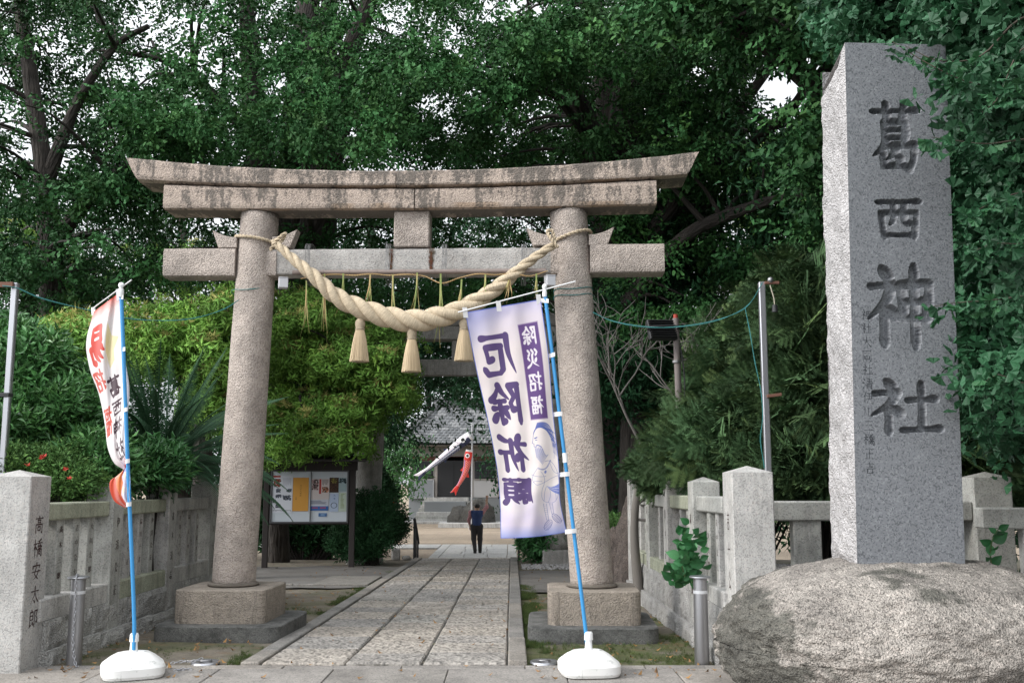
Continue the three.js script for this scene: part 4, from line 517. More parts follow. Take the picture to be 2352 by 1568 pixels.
{ // twisted banner beside the left fence
  const t = thing('twisted_banner', 'furled white banner with red and black mirrored characters on blue pole', 'banner');
  const base = V(-2.99, 0, -8.12), top = at(277, 666, 8.0), foot = at(308, 1456, 8.1);
  bannerBase(t, base, 0.42); mesh('pole', tube([foot.clone().add(V(0, -0.12, 0)), foot, foot.clone().lerp(top, 0.5), top], 0.0155, 16, 12), mPole, t);
  mesh('finial', lathe([[0, 0.055], [0.016, 0.05], [0.023, 0.033], [0.022, 0.02], [0.013, 0.006], [0.02, 0], [0.024, -0.03], [0.022, -0.07]], 16).translate(top.x, top.y + 0.01, top.z), mWhiteP, t);
  mesh('crossbar', rod(at(211, 709, 8.62), at(301, 643, 7.9), 0.0055, 8), mWhiteP, t);
  const W = 500, H = 1500, [c, q] = canvas(W, H); const g = q.createLinearGradient(0, 0, 0, H); g.addColorStop(0, '#d8503f'); g.addColorStop(0.012, '#dd9088'); g.addColorStop(0.05, '#ead2cf'); g.addColorStop(0.1, '#ece8e8'); g.addColorStop(0.72, '#f2eff1'); g.addColorStop(0.78, '#c9c6e6'); g.addColorStop(1, '#e9e6ee'); q.fillStyle = g; q.fillRect(0, 0, W, H);
  q.fillStyle = '#e8deb0'; q.beginPath(); q.moveTo(300, 150); q.lineTo(350, 260); q.lineTo(440, 290); q.lineTo(360, 360); q.lineTo(350, 430); q.lineTo(270, 470); q.lineTo(250, 330); q.closePath(); q.fill();
  q.fillStyle = '#cf3a26'; brush(q, '易', 40, 145, 215, 260, 20, true); q.fillStyle = '#d45a4a'; brush(q, '招', 10, 430, 140, 150, 16, true); brush(q, '福', 20, 690, 140, 200, 16, true); q.fillStyle = '#d8503f'; brush(q, '太', 180, 1110, 160, 90, 20, true);
  q.fillStyle = '#4b3540'; [['葛', 525, 135], ['西', 690, 105], ['神', 815, 130], ['社', 970, 135]].forEach(([ch, y, h]) => brush(q, ch, 160, y, 215, h, 17, true));
  // bright bottom panel: red, orange and lilac fields with pale hearts
  for (const [col, a] of [['#c9421f', [[0, 1150], [180, 1130], [330, 1240], [240, 1360], [300, 1500], [0, 1500]]], ['#dd7a3c', [[150, 1180], [260, 1200], [330, 1320], [230, 1420], [160, 1330]]], ['#9d98cf', [[250, 1140], [500, 1130], [500, 1290], [360, 1300]]], ['#d83d4d', [[200, 1120], [420, 1130], [330, 1210]]]]) { q.fillStyle = col; q.beginPath(); a.forEach((p, i) => (i ? q.lineTo(...p) : q.moveTo(...p))); q.fill(); }
  q.fillStyle = '#f3e2cf'; for (const [x, y, s] of [[380, 1270, 60], [330, 1370, 50], [430, 1380, 40], [120, 1250, 30]]) { q.beginPath(); q.moveTo(x, y + s * 0.7); q.bezierCurveTo(x - s * 1.2, y - s * 0.2, x - s * 0.4, y - s * 0.8, x, y - s * 0.2); q.bezierCurveTo(x + s * 0.4, y - s * 0.8, x + s * 1.2, y - s * 0.2, x, y + s * 0.7); q.fill(); }
  const Pl = new THREE.CatmullRomCurve3([[273, 672], [281, 760], [286, 820], [296, 890], [292, 970], [292, 1020], [297, 1052], [296, 1072], [298, 1105], [296, 1138], [300, 1160]].map((p) => V(p[0], p[1], 0))), Fr = new THREE.CatmullRomCurve3([[214, 716], [197, 788], [206, 850], [226, 905], [240, 975], [247, 1030], [262, 1064], [285, 1082], [252, 1105], [260, 1148], [286, 1166]].map((p) => V(p[0], p[1], 0)));
  const S = sheet(34, 130, (u, v) => { const w = 1 - v, a = Fr.getPointAt(w), b = Pl.getPointAt(w), far = 8.04 + 0.55 * (1 - u) * (1 - 0.55 * w); return at(lerp(a.x, b.x, u), lerp(a.y, b.y, u), far + 0.05 * Math.sin(u * 7.5 + w * 8) * Math.sin(u * Math.PI) + 0.03 * Math.sin(u * 16 + w * 20) * Math.sin(u * Math.PI)); });
  mesh('cloth', S, clothMat(c), t);
  const poleAt = (y) => at(277 + (y - 666) * 0.0392, y, lerp(8.0, 8.1, (y - 666) / 790));
  for (const [y, x0] of [[683, 270], [802, 280], [940, 286], [1058, 289], [1157, 291]]) { const p = poleAt(y); strapLoop(t, at(x0 - 2, y + 2, 8.03), V(p.x + 0.024, p.y, p.z), 0.034); }
  const a = at(272, 690, 8.02), b = at(270, 664, 8.0); mesh('strap', sheet(1, 3, (u, v) => { const p = a.clone().lerp(b, v); p.x += (u - 0.5) * 0.035; return p; }), mStrap, t); const a2 = at(214, 724, 8.58), b2 = at(213, 706, 8.6); mesh('strap', sheet(1, 3, (u, v) => { const p = a2.clone().lerp(b2, v); p.x += (u - 0.5) * 0.035; return p; }), mStrap, t);
}
// ---------------------------------------------------------------- leaves
const tri = (list) => { const g = new THREE.BufferGeometry(); g.setAttribute('position', new THREE.Float32BufferAttribute(list.flat(), 3)); g.computeVertexNormals(); return g; };
// a fan leaf (ginkgo): stalk at the origin, blade along +y
function fanLeaf(s, n = 4, wave = 0.1) { const t = [], rim = []; for (let i = 0; i <= n; i++) { const a = lerp(-0.95, 0.95, i / n), r = s * (1 - (i === n / 2 ? 0.16 : 0) + rr(-0.05, 0.05)); rim.push([Math.sin(a) * r, Math.cos(a) * r, s * wave * Math.sin(i * 2.1) + s * 0.12 * Math.abs(Math.sin(a))]); } for (let i = 0; i < n; i++) t.push([0, 0.12 * s, 0], rim[i + 1], rim[i]); return tri(t); }
// a pointed leaf with folded midrib, along +y
function bladeLeaf(L, w, fold = 0.25, bend = 0.2) { const m = [0, L * 0.45, -bend * L * 0.15], e = [0, L, -bend * L], a = [-w / 2, L * 0.42, fold * w - bend * L * 0.15], b = [w / 2, L * 0.42, fold * w - bend * L * 0.15], o = [0, 0, 0]; return tri([o, m, a, a, m, e, o, b, m, b, e, m]); }
const place = (g, p, dir, roll = 0, s = 1) => { const q = new THREE.Quaternion().setFromUnitVectors(V(0, 1, 0), dir.clone().normalize()); q.multiply(new THREE.Quaternion().setFromAxisAngle(V(0, 1, 0), roll)); return g.clone().applyMatrix4(new THREE.Matrix4().compose(p, q, V(s, s, s))); };
function spray(n, leaf, len, out, down) { const l = []; for (let i = 0; i < n; i++) { const t = (i + rnd()) / n, a = i * 2.4 + rnd(), d = V(Math.cos(a) * out, 0.5 - down * 1.1 + rr(-0.3, 0.3), Math.sin(a) * out); l.push(place(leaf(), V(Math.cos(a) * 0.02 + rr(-0.04, 0.04) * len, t * len, Math.sin(a) * 0.02 + rr(-0.04, 0.04) * len), d, rnd() * 6)); } return merge(l); }
const leafM = (c, r = 0.55, tr = 0) => tr < 0.01 ? new THREE.MeshPhysicalMaterial({ color: new THREE.Color().setRGB(...c), roughness: r, side: THREE.DoubleSide, specularIntensity: r < 0.45 ? 0.6 : 0.22 }) : new THREE.MeshPhysicalMaterial({ color: new THREE.Color().setRGB(...c), roughness: r, side: THREE.DoubleSide, transmission: tr, thickness: 0, specularIntensity: 0.5 });
const sprays = {
  ginkgoNear: [0, 1, 2].map(() => spray(13, () => fanLeaf(rr(0.055, 0.08), 8, 0.06), 0.45, 1, 0.7)),
  ginkgo: [0, 1, 2].map(() => spray(20, () => fanLeaf(rr(0.045, 0.075)), 0.5, 1, 0.7)),
  broad: [0, 1, 2].map(() => spray(15, () => bladeLeaf(rr(0.08, 0.13), rr(0.035, 0.05)), 0.45, 1, 0.4)),
  droop: [0, 1, 2].map(() => spray(12, () => bladeLeaf(rr(0.09, 0.135), rr(0.03, 0.042), 0.3, 0.35), 0.16, 0.9, 1.0)),
  shrub: [0, 1, 2].map(() => spray(11, () => bladeLeaf(rr(0.065, 0.105), rr(0.026, 0.036), 0.3, 0.1), 0.13, 0.8, -0.1)),
  small: [0, 1].map(() => spray(14, () => bladeLeaf(rr(0.03, 0.045), rr(0.014, 0.019), 0.3, 0.1), 0.10, 0.8, 0)),
  blossom: [0, 1].map(() => { const l = []; for (let i = 0; i < 9; i++) { const a = i * 0.7 + rnd(); l.push(place(bladeLeaf(rr(0.07, 0.12), 0.010, 0, 0.5), V(0, 0.02, 0), V(Math.cos(a), 0.6 + rnd() * 0.8, Math.sin(a)), rnd() * 6)); } return merge(l); }),
  needle: [0, 1, 2].map(() => { const l = []; const twig = (o, d, side, L, n) => { for (let i = 0; i < n; i++) { const t = i / n; for (const s of [-1, 1]) { const dir = d.clone().multiplyScalar(0.55).addScaledVector(side, s).add(V(0, rr(-0.1, 0.12), 0)); const p = o.clone().addScaledVector(d, t * L); l.push(place(tri([[-0.0032, 0, 0], [0.0032, 0, 0], [0, rr(0.024, 0.034) * (1.1 - 0.5 * t), 0]]), p, dir, rnd() * 0.8)); } } }; twig(V(0, 0, 0), V(0, 1, 0), V(1, 0, 0), 0.24, 22); for (let k = 0; k < 6; k++) { const s = k % 2 ? 1 : -1, d = V(s * 0.8, 0.75, rr(-0.15, 0.1)).normalize(); twig(V(0, 0.04 + k * 0.026, 0), d, V(0.7, -0.7 * s, 0), 0.14 - k * 0.012, 12); } return merge(l); }),
};
const inst = (name, geo, mat, list, parent) => { const m = new THREE.InstancedMesh(geo, mat, list.length); m.name = name; m.castShadow = m.receiveShadow = true; list.forEach((e, i) => { m.setMatrixAt(i, e.m); m.setColorAt(i, e.c); }); m.userData.kind = 'stuff'; parent.add(m); return m; };
const UP = V(0, 1, 0);
// clumps of sprays; mode: 'out' from the clump's middle, 'hang' outwards and down, 'up'
function foliage(parent, name, kind, mat, clumps, o) {
  const sets = sprays[kind].map(() => []), q = new THREE.Quaternion(), q2 = new THREE.Quaternion();
  for (const c of clumps) {
    const n = Math.max(2, Math.round(c.n ?? o.per)), tone = rr(1 - o.vary * 1.3, 1 + o.vary * 1.1);
    for (let i = 0; i < n; i++) {
      const d = V(gauss(), gauss() * (o.flat ?? 0.6), gauss()), p = c.p.clone().addScaledVector(d, c.r * 0.75); if (o.shell) { d.normalize(); p.copy(c.p).add(V(d.x * c.r, d.y * c.r * (o.flat ?? 0.6), d.z * c.r).multiplyScalar(rr(0.7, 1.05))); if (d.y < -0.35 && rnd() < 0.7) continue; }
      const dir = o.mode === 'hang' ? V(d.x * 0.6 + rr(-0.5, 0.5), -0.55 + rr(-0.3, 0.7), d.z * 0.6 + rr(-0.5, 0.5)) : o.mode === 'up' ? V(d.x * 0.7 + rr(-0.3, 0.3), 0.9, d.z * 0.7 + rr(-0.3, 0.3)) : V(d.x, d.y * 0.7 + (o.lift ?? 0.2), d.z);
      q.setFromUnitVectors(UP, dir.normalize()); q.multiply(q2.setFromAxisAngle(UP, rnd() * 6.28));
      const s = rr(...o.scale), k = tone * rr(1 - o.vary, 1 + o.vary), hue = o.yellow ? o.yellow * rnd() * rnd() : 0;
      sets[Math.floor(rnd() * sets.length)].push({ m: new THREE.Matrix4().compose(p, q, V(s, s, s)), c: new THREE.Color().setRGB(k * (1 + 1.1 * hue), k * (1 + 0.35 * hue), k * (1 - 0.2 * hue)) });
    }
  }
  sets.forEach((l, i) => l.length && inst(name, sprays[kind][i], mat, l, parent));
}
const barkT = (() => { const S = 512, a = field(S, 16, 90), b = field(S, 6, 30), c = field(S, 60, 200); return { map: dataTex(S, (i, j) => { const k = 0.45 + 0.75 * a(i, j) * (0.6 + 0.4 * b(i, j)) + 0.3 * (c(i, j) - 0.5); return [0.046 * k, 0.038 * k, 0.032 * k]; }, 1.3), bump: dataTex(S, (i, j) => 0.7 * a(i, j) + 0.3 * b(i, j), 1.3, false) }; })();
const mBark = M([1, 1, 1], 0.95, { map: barkT.map, bumpMap: barkT.bump, bumpScale: 0.05 });
// regions in the print, with the range of distance that they fill
function clumpsIn(regions, kn = 1, kr = 1) { const l = []; for (const [x0, y0, x1, y1, d0, d1, n, r0, r1] of regions) for (let i = 0; i < n * kn; i++) l.push({ p: at(lerp(x0, x1, rnd()), lerp(y0, y1, rnd()), lerp(d0, d1, rnd())), r: rr(r0, r1) * kr }); return l; }
function tree(name, label, group, stems, clumps, kind, mat, o, limbEvery = 2) {
  stems[0].pts[0].y = groundY(stems[0].pts[0].z) - 0.06;   // stands on the ground
  const b0 = stems[0].pts[0], t = thing(name, label, 'tree', V(b0.x, b0.y, b0.z), 0, group), off = b0.clone().negate(), S = [];
  stems.forEach((s, i) => { const g = tube(s.pts, s.r, Math.max(14, s.pts.length * 7), 14, 0.14); mesh(i ? 'limb' : 'trunk', g.translate(off.x, off.y, off.z), mBark, t); const cv = new THREE.CatmullRomCurve3(s.pts); for (let k = 0; k <= 14; k++) S.push({ p: cv.getPoint(k / 14), r: lerp(s.r[0], s.r[s.r.length - 1], k / 14) }); });
  const br = []; clumps.forEach((c, i) => { if (i % limbEvery) return; let best = null, bd = 1e9; for (const s of S) { const d = s.p.distanceTo(c.p) + Math.max(0, s.p.y - c.p.y) * 1.2; if (d < bd) { bd = d; best = s; } } if (bd > 7) return; const m = best.p.clone().lerp(c.p, 0.5).add(V(rr(-0.3, 0.3), 0.12 * bd + rr(-0.15, 0.15), rr(-0.3, 0.3))); br.push(tube([best.p, m, c.p], [Math.min(best.r * 0.6, 0.035 + bd * 0.012), 0.028, 0.008], 8, 5)); });
  if (br.length) { const m = mesh('branches', merge(br).translate(off.x, off.y, off.z), mBark, t); m.userData.kind = 'stuff'; }
  const cl = clumps.map((c) => ({ ...c, p: c.p.clone().add(off) })); foliage(t, 'foliage', kind, mat, cl, o); return t;
}
const G1 = leafM([0.034, 0.104, 0.034]), G2 = leafM([0.028, 0.086, 0.03]), G3 = leafM([0.05, 0.13, 0.045]), G4 = leafM([0.022, 0.07, 0.03], 0.6), GY = leafM([0.16, 0.22, 0.05], 0.55, 0.35);
const stem = (pp, r) => ({ pts: pp.map((p) => at(...p)), r });
// ---------------------------------------------------------------- tall ginkgo trees behind the gate
{
  const og = { per: 17, flat: 0.34, scale: [0.7, 1.35], vary: 0.32, mode: 'hang', yellow: 0.5 };
  tree('ginkgo_tree', 'many-stemmed ginkgo tree rising behind the gate lintel above the notice board', 'tall ginkgo trees behind the gate', [stem([[690, 1235, 26.5], [695, 800, 24], [690, 400, 21.5], [695, 150, 21.2], [720, -120, 21.4]], [0.75, 0.62, 0.5, 0.36, 0.2]), stem([[660, 600, 21], [600, 380, 20.8], [578, 180, 20.8], [560, -60, 20.8]], [0.34, 0.28, 0.22, 0.14]), stem([[720, 560, 21], [762, 330, 20.6], [800, 130, 20.4], [850, 0, 20.2], [880, -100, 20]], [0.4, 0.33, 0.26, 0.2, 0.15]), stem([[700, 480, 21], [745, 300, 21.3], [750, 100, 21.5], [765, -90, 21.6]], [0.3, 0.26, 0.22, 0.16]), stem([[680, 640, 21], [520, 470, 20.5], [380, 400, 20], [240, 380, 19.5]], [0.2, 0.13, 0.09, 0.05]), stem([[590, 330, 20.8], [470, 200, 20.2], [380, 140, 20], [280, 120, 19.6]], [0.16, 0.11, 0.08, 0.04])],
    clumpsIn([[180, -80, 620, 330, 17, 23, 92, 0.5, 1.0], [560, -80, 960, 360, 16.5, 23.5, 150, 0.5, 0.95], [300, 300, 620, 640, 18, 24, 60, 0.5, 0.9], [640, 330, 1000, 700, 20, 25, 90, 0.5, 0.9], [820, 40, 1080, 330, 19, 25, 44, 0.45, 0.8], [280, 100, 480, 300, 15.5, 17, 26, 0.45, 0.7], [560, 160, 900, 360, 15.5, 17, 22, 0.4, 0.7]], 0.54, 0.92), 'ginkgo', G1, og);
  tree('ginkgo_tree', 'forked ginkgo tree rising behind the gate lintel near the tall pillar', 'tall ginkgo trees behind the gate', [stem([[1430, 1225, 24], [1425, 800, 21.5], [1420, 480, 19.4], [1440, 250, 19], [1470, -90, 19.2]], [0.7, 0.6, 0.5, 0.36, 0.22]), stem([[1415, 560, 19], [1370, 400, 18.8], [1350, 290, 18.6], [1290, 180, 18.4], [1230, 110, 18.2]], [0.4, 0.34, 0.26, 0.2, 0.1]), stem([[1430, 520, 19], [1500, 330, 19.4], [1540, 120, 19.6], [1560, -80, 19.8]], [0.36, 0.3, 0.26, 0.18]), stem([[1425, 460, 19], [1400, 260, 19.3], [1372, 60, 19.4], [1350, -80, 19.4]], [0.3, 0.26, 0.2, 0.15]), stem([[1440, 640, 19], [1600, 400, 18], [1740, 320, 17], [1840, 220, 16], [1890, 90, 15.4]], [0.22, 0.16, 0.12, 0.09, 0.05]), stem([[1440, 700, 19], [1580, 540, 17.6], [1740, 470, 16.5], [1900, 430, 15.5]], [0.18, 0.13, 0.1, 0.05]), stem([[1640, 395, 17.8], [1700, 250, 17.4], [1790, 130, 17]], [0.16, 0.12, 0.06])],
    clumpsIn([[1000, -80, 1320, 200, 16, 23, 76, 0.45, 0.9], [1040, 190, 1400, 380, 17, 24, 62, 0.45, 0.8], [1300, -80, 1760, 180, 15, 22, 140, 0.5, 0.95], [1380, 160, 1720, 400, 16, 22, 110, 0.45, 0.85], [1150, 40, 1330, 230, 15, 16.5, 30, 0.35, 0.6], [1540, 280, 1900, 640, 17.6, 21, 90, 0.4, 0.8], [1400, 420, 1620, 760, 17, 22, 70, 0.45, 0.8], [1020, 330, 1420, 700, 21, 26, 120, 0.5, 0.9]], 0.56, 0.92), 'ginkgo', G1, og);
  tree('ginkgo_tree', 'loose ginkgo tree with sky showing through above the hedge', 'tall ginkgo trees behind the gate', [stem([[130, 1180, 19], [120, 700, 19], [100, 400, 19], [60, 120, 19], [30, -100, 19]], [0.36, 0.3, 0.22, 0.16, 0.09]), stem([[118, 560, 19], [230, 430, 18.6], [330, 350, 18.2], [400, 330, 18]], [0.16, 0.12, 0.08, 0.04]), stem([[105, 420, 19], [180, 230, 18.8], [270, 100, 18.6], [340, 60, 18.4]], [0.16, 0.11, 0.08, 0.05])],
    clumpsIn([[-120, -60, 260, 300, 16, 22, 58, 0.5, 0.9], [-120, 280, 330, 640, 16, 22, 84, 0.5, 0.9], [-120, 560, 330, 780, 17, 23, 70, 0.5, 0.9], [250, 250, 460, 500, 16, 19, 22, 0.4, 0.7]], 0.56, 0.9), 'ginkgo', G2, og);
  tree('ginkgo_tree', 'dense shaded ginkgo tree reaching over from behind the tall inscribed pillar', 'tall ginkgo trees behind the gate', [stem([[2060, 1150, 13], [2060, 700, 13], [2040, 350, 13], [2000, 0, 13], [1980, -250, 13]], [0.5, 0.42, 0.34, 0.24, 0.14]), stem([[2045, 420, 13], [1900, 240, 12.5], [1780, 120, 12], [1650, 60, 11.5]], [0.2, 0.14, 0.1, 0.05])],
    clumpsIn([[1660, -140, 2000, 90, 10.5, 15, 100, 0.4, 0.75], [1840, 160, 1960, 560, 11, 14.5, 30, 0.3, 0.5], [1960, -140, 2420, 260, 10, 15, 100, 0.45, 0.8], [2140, 240, 2460, 1020, 10, 14, 90, 0.45, 0.8], [1500, -160, 1760, 40, 11, 14, 50, 0.4, 0.7]], 0.85, 0.8), 'ginkgo', G2, { ...og, per: 12 });
  // deeper wood behind
  const ob = { per: 12, flat: 0.8, scale: [1.2, 1.9], vary: 0.3, mode: 'out', yellow: 0.1 };
  for (const [px, D, reg, lab] of [[60, 30, [[-250, 480, 330, 1120, 27, 33, 120, 0.8, 1.4]], 'dark evergreen tree deep behind the hedge'], [420, 30, [[260, 560, 640, 1180, 27, 33, 120, 0.8, 1.3]], 'dark evergreen tree deep behind the cycad'], [740, 31, [[560, 480, 960, 1060, 28, 34, 140, 0.8, 1.3]], 'dark evergreen tree deep behind the notice board'], [852, 33, [[900, 660, 1100, 890, 31, 35, 60, 0.7, 1.1]], 'dark evergreen tree behind the inner gate'], [1330, 30, [[1040, 460, 1480, 760, 29, 34, 90, 0.8, 1.2], [1215, 600, 1480, 1150, 27, 32, 120, 0.7, 1.2]], 'dark evergreen tree behind the gate pillar on the boulder side'], [1450, 20, [[1375, 520, 1560, 960, 19, 21.5, 90, 0.6, 0.9]], 'dark evergreen tree behind the bare twigs'], [1620, 24, [[1420, 520, 1860, 1180, 20, 25, 170, 0.7, 1.2]], 'dark evergreen tree behind the floodlight'], [2100, 20, [[1800, 300, 2500, 1250, 15.5, 20, 190, 0.7, 1.2]], 'dark evergreen tree in deep shade behind the tall pillar']])
    tree('evergreen_tree', lab, 'dark evergreens behind', [(() => { const s = stem([[px, 1180, D], [px + 10, 900, D], [px, 560, D], [px - 10, 420, D]], [0.35, 0.3, 0.2, 0.08]); s.pts[0].y = groundY(-D) - 0.05; return s; })()], clumpsIn(reg), 'broad', G4, ob, 4);
}
// ---------------------------------------------------------------- flowering chinquapin in the gate opening and beside it
{
  const shape = (blobs, n, D0, D1, r0, r1) => { const l = []; for (const [cx, cy, rx, ry, k] of blobs) for (let i = 0; i < n * k; i++) { const a = rnd() * 6.28, m = Math.sqrt(rnd()); l.push({ p: at(cx + Math.cos(a) * rx * m, cy + Math.sin(a) * ry * m, lerp(D0, D1, 0.25 * rnd() + 0.75 * m * m)), r: rr(r0, r1) }); } return l; };
  const go = (label, trunk, blobs, n, D0, D1, yel) => {
    const cl = shape(blobs, n, D0, D1, 0.22, 0.42), t = tree('chinquapin_tree', label, 'flowering evergreen trees', trunk, cl, 'droop', leafM([0.15, 0.3, 0.06], 0.46), { per: 24, flat: 0.75, scale: [0.85, 1.25], vary: 0.28, mode: 'out', lift: 0.1, shell: true, yellow: 0.3 }, 3);
    const off = t.position.clone().negate(), fl = cl.filter(() => rnd() < yel).map((c) => ({ p: c.p.clone().add(off).add(V(0, c.r * 0.45, 0)), r: c.r * 0.75, n: 13 }));
    foliage(t, 'blossom', 'blossom', leafM([0.43, 0.41, 0.14], 0.8), fl, { per: 12, flat: 0.5, scale: [0.9, 1.5], vary: 0.25, mode: 'up' });
  };
  go('dense light green chinquapin tree with yellow blossom filling the gate opening', [stem([[640, 1240, 22.8], [636, 1000, 21.5], [634, 860, 20.6], [640, 740, 20.2]], [0.26, 0.22, 0.2, 0.1]), stem([[634, 900, 20.8], [690, 905, 20.4], [760, 860, 20]], [0.13, 0.1, 0.05])], [[700, 740, 110, 70, 1], [650, 800, 60, 110, 0.8], [770, 830, 120, 90, 1.5], [850, 840, 100, 90, 1.6], [690, 960, 95, 80, 1.2], [770, 950, 90, 70, 1.1], [900, 890, 50, 60, 0.6], [660, 1030, 60, 35, 0.5], [770, 1020, 80, 35, 0.6]], 28, 18.6, 21.4, 0.45);
  go('light green chinquapin tree with yellow blossom behind the cycad', [stem([[470, 1180, 17.5], [465, 980, 17.5], [460, 760, 17.5]], [0.2, 0.16, 0.08])], [[360, 770, 130, 50, 1.3], [470, 790, 70, 70, 1], [520, 730, 30, 50, 0.5], [500, 900, 60, 90, 1], [330, 840, 80, 50, 0.6]], 24, 16.2, 18, 0.5);
  go('rounded yellow blossomed chinquapin shrub rising above the hedge', [stem([[160, 1150, 13.5], [160, 950, 13.5], [165, 800, 13.5]], [0.16, 0.12, 0.06])], [[170, 800, 60, 45, 1.3], [215, 830, 40, 50, 0.8], [110, 830, 50, 40, 0.7]], 24, 12.6, 13.8, 0.85);
  go('small sunlit tree seen through branches between gate and tall pillar', [stem([[1730, 1100, 27], [1730, 600, 27], [1740, 380, 27]], [0.25, 0.2, 0.1])], [[1740, 380, 130, 70, 1], [1680, 520, 140, 100, 1], [1800, 480, 100, 100, 0.8]], 26, 26, 28, 0.5);
  go('pale sunlit tree seen through the loose ginkgo', [stem([[60, 1100, 26], [60, 700, 26], [70, 560, 26]], [0.25, 0.2, 0.1])], [[40, 570, 110, 80, 1], [150, 640, 90, 60, 0.6], [360, 620, 110, 70, 0.6]], 24, 25, 27, 0.6);
}
// ---------------------------------------------------------------- hedge shrubs behind the left fence, azalea, other bushes
function bush(name, label, blobs, kind, mat, o, group) {
  const c0 = blobs[0], base = at(c0[0], c0[1], c0[4]); base.y = groundY(base.z); const t = thing(name, label, 'shrub', base, 0, group), off = base.clone().negate(), cl = [], br = [];
  for (const [cx, cy, rx, ry, D, n, dd] of blobs) for (let i = 0; i < n; i++) { const a = rnd() * 6.28, m = Math.sqrt(rnd()), p = at(cx + Math.cos(a) * rx * m, cy + Math.sin(a) * ry * m, D + (dd ?? 0.5) * (m * m - 0.3 + rr(-0.3, 0.3))); cl.push({ p: p.clone().add(off), r: rr(...o.r) }); if (i % 3 === 0) br.push(tube([V(rr(-0.15, 0.15), 0, rr(-0.15, 0.15)), p.clone().add(off).multiply(V(0.6, 0.5, 0.6)), p.clone().add(off)], [0.018, 0.012, 0.005], 6, 4)); }
  const m = mesh('stems', merge(br), mBark, t); m.userData.kind = 'stuff'; foliage(t, 'foliage', kind, mat, cl, o); return t;
}
{
  const gl = leafM([0.07, 0.19, 0.06], 0.32), gl2 = leafM([0.05, 0.15, 0.05], 0.34), os = { per: 22, flat: 0.8, scale: [0.9, 1.4], vary: 0.32, mode: 'out', lift: 0.55, shell: true, yellow: 0.35, r: [0.14, 0.26] };
  bush('glossy_shrub', 'tall glossy green shrub behind hedge-side gate post', [[40, 880, 90, 120, 10.6, 90, 0.8], [20, 1010, 90, 90, 10.2, 60, 0.6], [120, 960, 80, 80, 10.6, 60, 0.7]], 'shrub', gl, os, 'shrubs behind the hedge-side fence');
  bush('glossy_shrub', 'broad glossy green shrub beyond the hedge-side metal pole', [[-160, 900, 100, 110, 10.8, 90, 0.9], [-170, 1030, 110, 80, 10.2, 70, 0.6]], 'shrub', gl, os, 'shrubs behind the hedge-side fence');
  bush('glossy_shrub', 'rounded glossy green shrub behind hedge-side fence under the twisted banner', [[180, 1015, 50, 70, 10.8, 80, 0.6], [220, 1090, 45, 25, 10.7, 36, 0.4], [140, 930, 55, 55, 11.2, 50, 0.7], [190, 1080, 90, 50, 10.3, 50, 0.5]], 'shrub', gl, os, 'shrubs behind the hedge-side fence');
  bush('glossy_shrub', 'small glossy shrub behind hedge-side fence below the cycad', [[345, 1085, 40, 30, 11.3, 30, 0.4]], 'shrub', gl2, os, 'shrubs behind the hedge-side fence');
  bush('azalea', 'low clipped azalea with a few red flowers beside hedge-side gate post', [[110, 1090, 85, 45, 9.9, 100, 0.5], [160, 1110, 40, 30, 9.7, 40, 0.3], [50, 1075, 40, 25, 9.7, 40, 0.3]], 'small', leafM([0.08, 0.17, 0.05], 0.5), { ...os, per: 24, scale: [0.9, 1.4], r: [0.09, 0.16] });
  const az = scene.getObjectByName('azalea'); const fg = (() => { const l = []; for (let k = 0; k < 5; k++) l.push(place(bladeLeaf(0.035, 0.026, 0.1, -0.2), V(0, 0, 0), V(Math.cos(k * 1.257), 0.6, Math.sin(k * 1.257)), 0)); return merge(l); })(), mf = M([0.45, 0.045, 0.03], 0.7, { side: THREE.DoubleSide }); [[100, 1047], [95, 1052], [62, 1068], [150, 1078], [158, 1100]].forEach(([x, y]) => { const m = mesh('flower', fg, mf, az); m.position.copy(at(x, y, 9.45).sub(az.position)); m.rotation.set(0.8, rnd() * 6, 0); });
  const dk = leafM([0.03, 0.085, 0.035], 0.5), od = { ...os, scale: [1, 1.6], r: [0.2, 0.38], yellow: 0.15 };
  bush('dark_bush', 'rounded dark bush beside the notice board', [[855, 1205, 45, 50, 21.6, 80, 0.7], [830, 1245, 50, 28, 21.4, 44, 0.5]], 'small', dk, { ...od, per: 40, scale: [1.2, 2], r: [0.2, 0.36] });
  bush('dark_hedge', 'dark hedge in shade behind the notice board', [[700, 1180, 130, 90, 24.6, 90, 1], [600, 1130, 60, 110, 24, 60, 1], [800, 1170, 80, 90, 24.8, 60, 0.8]], 'shrub', dk, { ...od, per: 26, scale: [1.6, 2.4] });
  bush('leafy_bush', 'bright leafy bush beside the path behind gate pillar on the boulder side', [[1265, 1240, 45, 38, 22.6, 46, 0.6], [1320, 1245, 40, 36, 22.8, 36, 0.6]], 'shrub', gl2, { ...od, scale: [1.4, 2.1], lift: 0.3 });
  bush('leafy_bush', 'tall dark bush hidden behind gate pillar on the boulder side', [[1320, 1120, 60, 100, 24.5, 60, 0.8]], 'shrub', dk, { ...od, scale: [1.4, 2.2] });
  bush('azalea', 'low azalea with one red flower beside last post of the mossy fence', [[1425, 1240, 32, 32, 17.6, 50, 0.4], [1395, 1225, 30, 25, 18, 30, 0.4]], 'small', leafM([0.07, 0.15, 0.045], 0.5), { ...os, per: 20, r: [0.12, 0.2], scale: [1, 1.6] });
  { const a2 = scene.getObjectByName('azalea_001'); const m = mesh('flower', fg, mf, a2); m.position.copy(at(1427, 1215, 17.2).sub(a2.position)); m.rotation.x = 0.8; m.scale.setScalar(1.4); }
  // yew behind the right fence
  const yew = leafM([0.058, 0.112, 0.05], 0.6), oy = { per: 22, flat: 0.4, scale: [1.2, 2.2], vary: 0.4, mode: 'out', lift: -0.12, yellow: 0.5, r: [0.2, 0.4] };
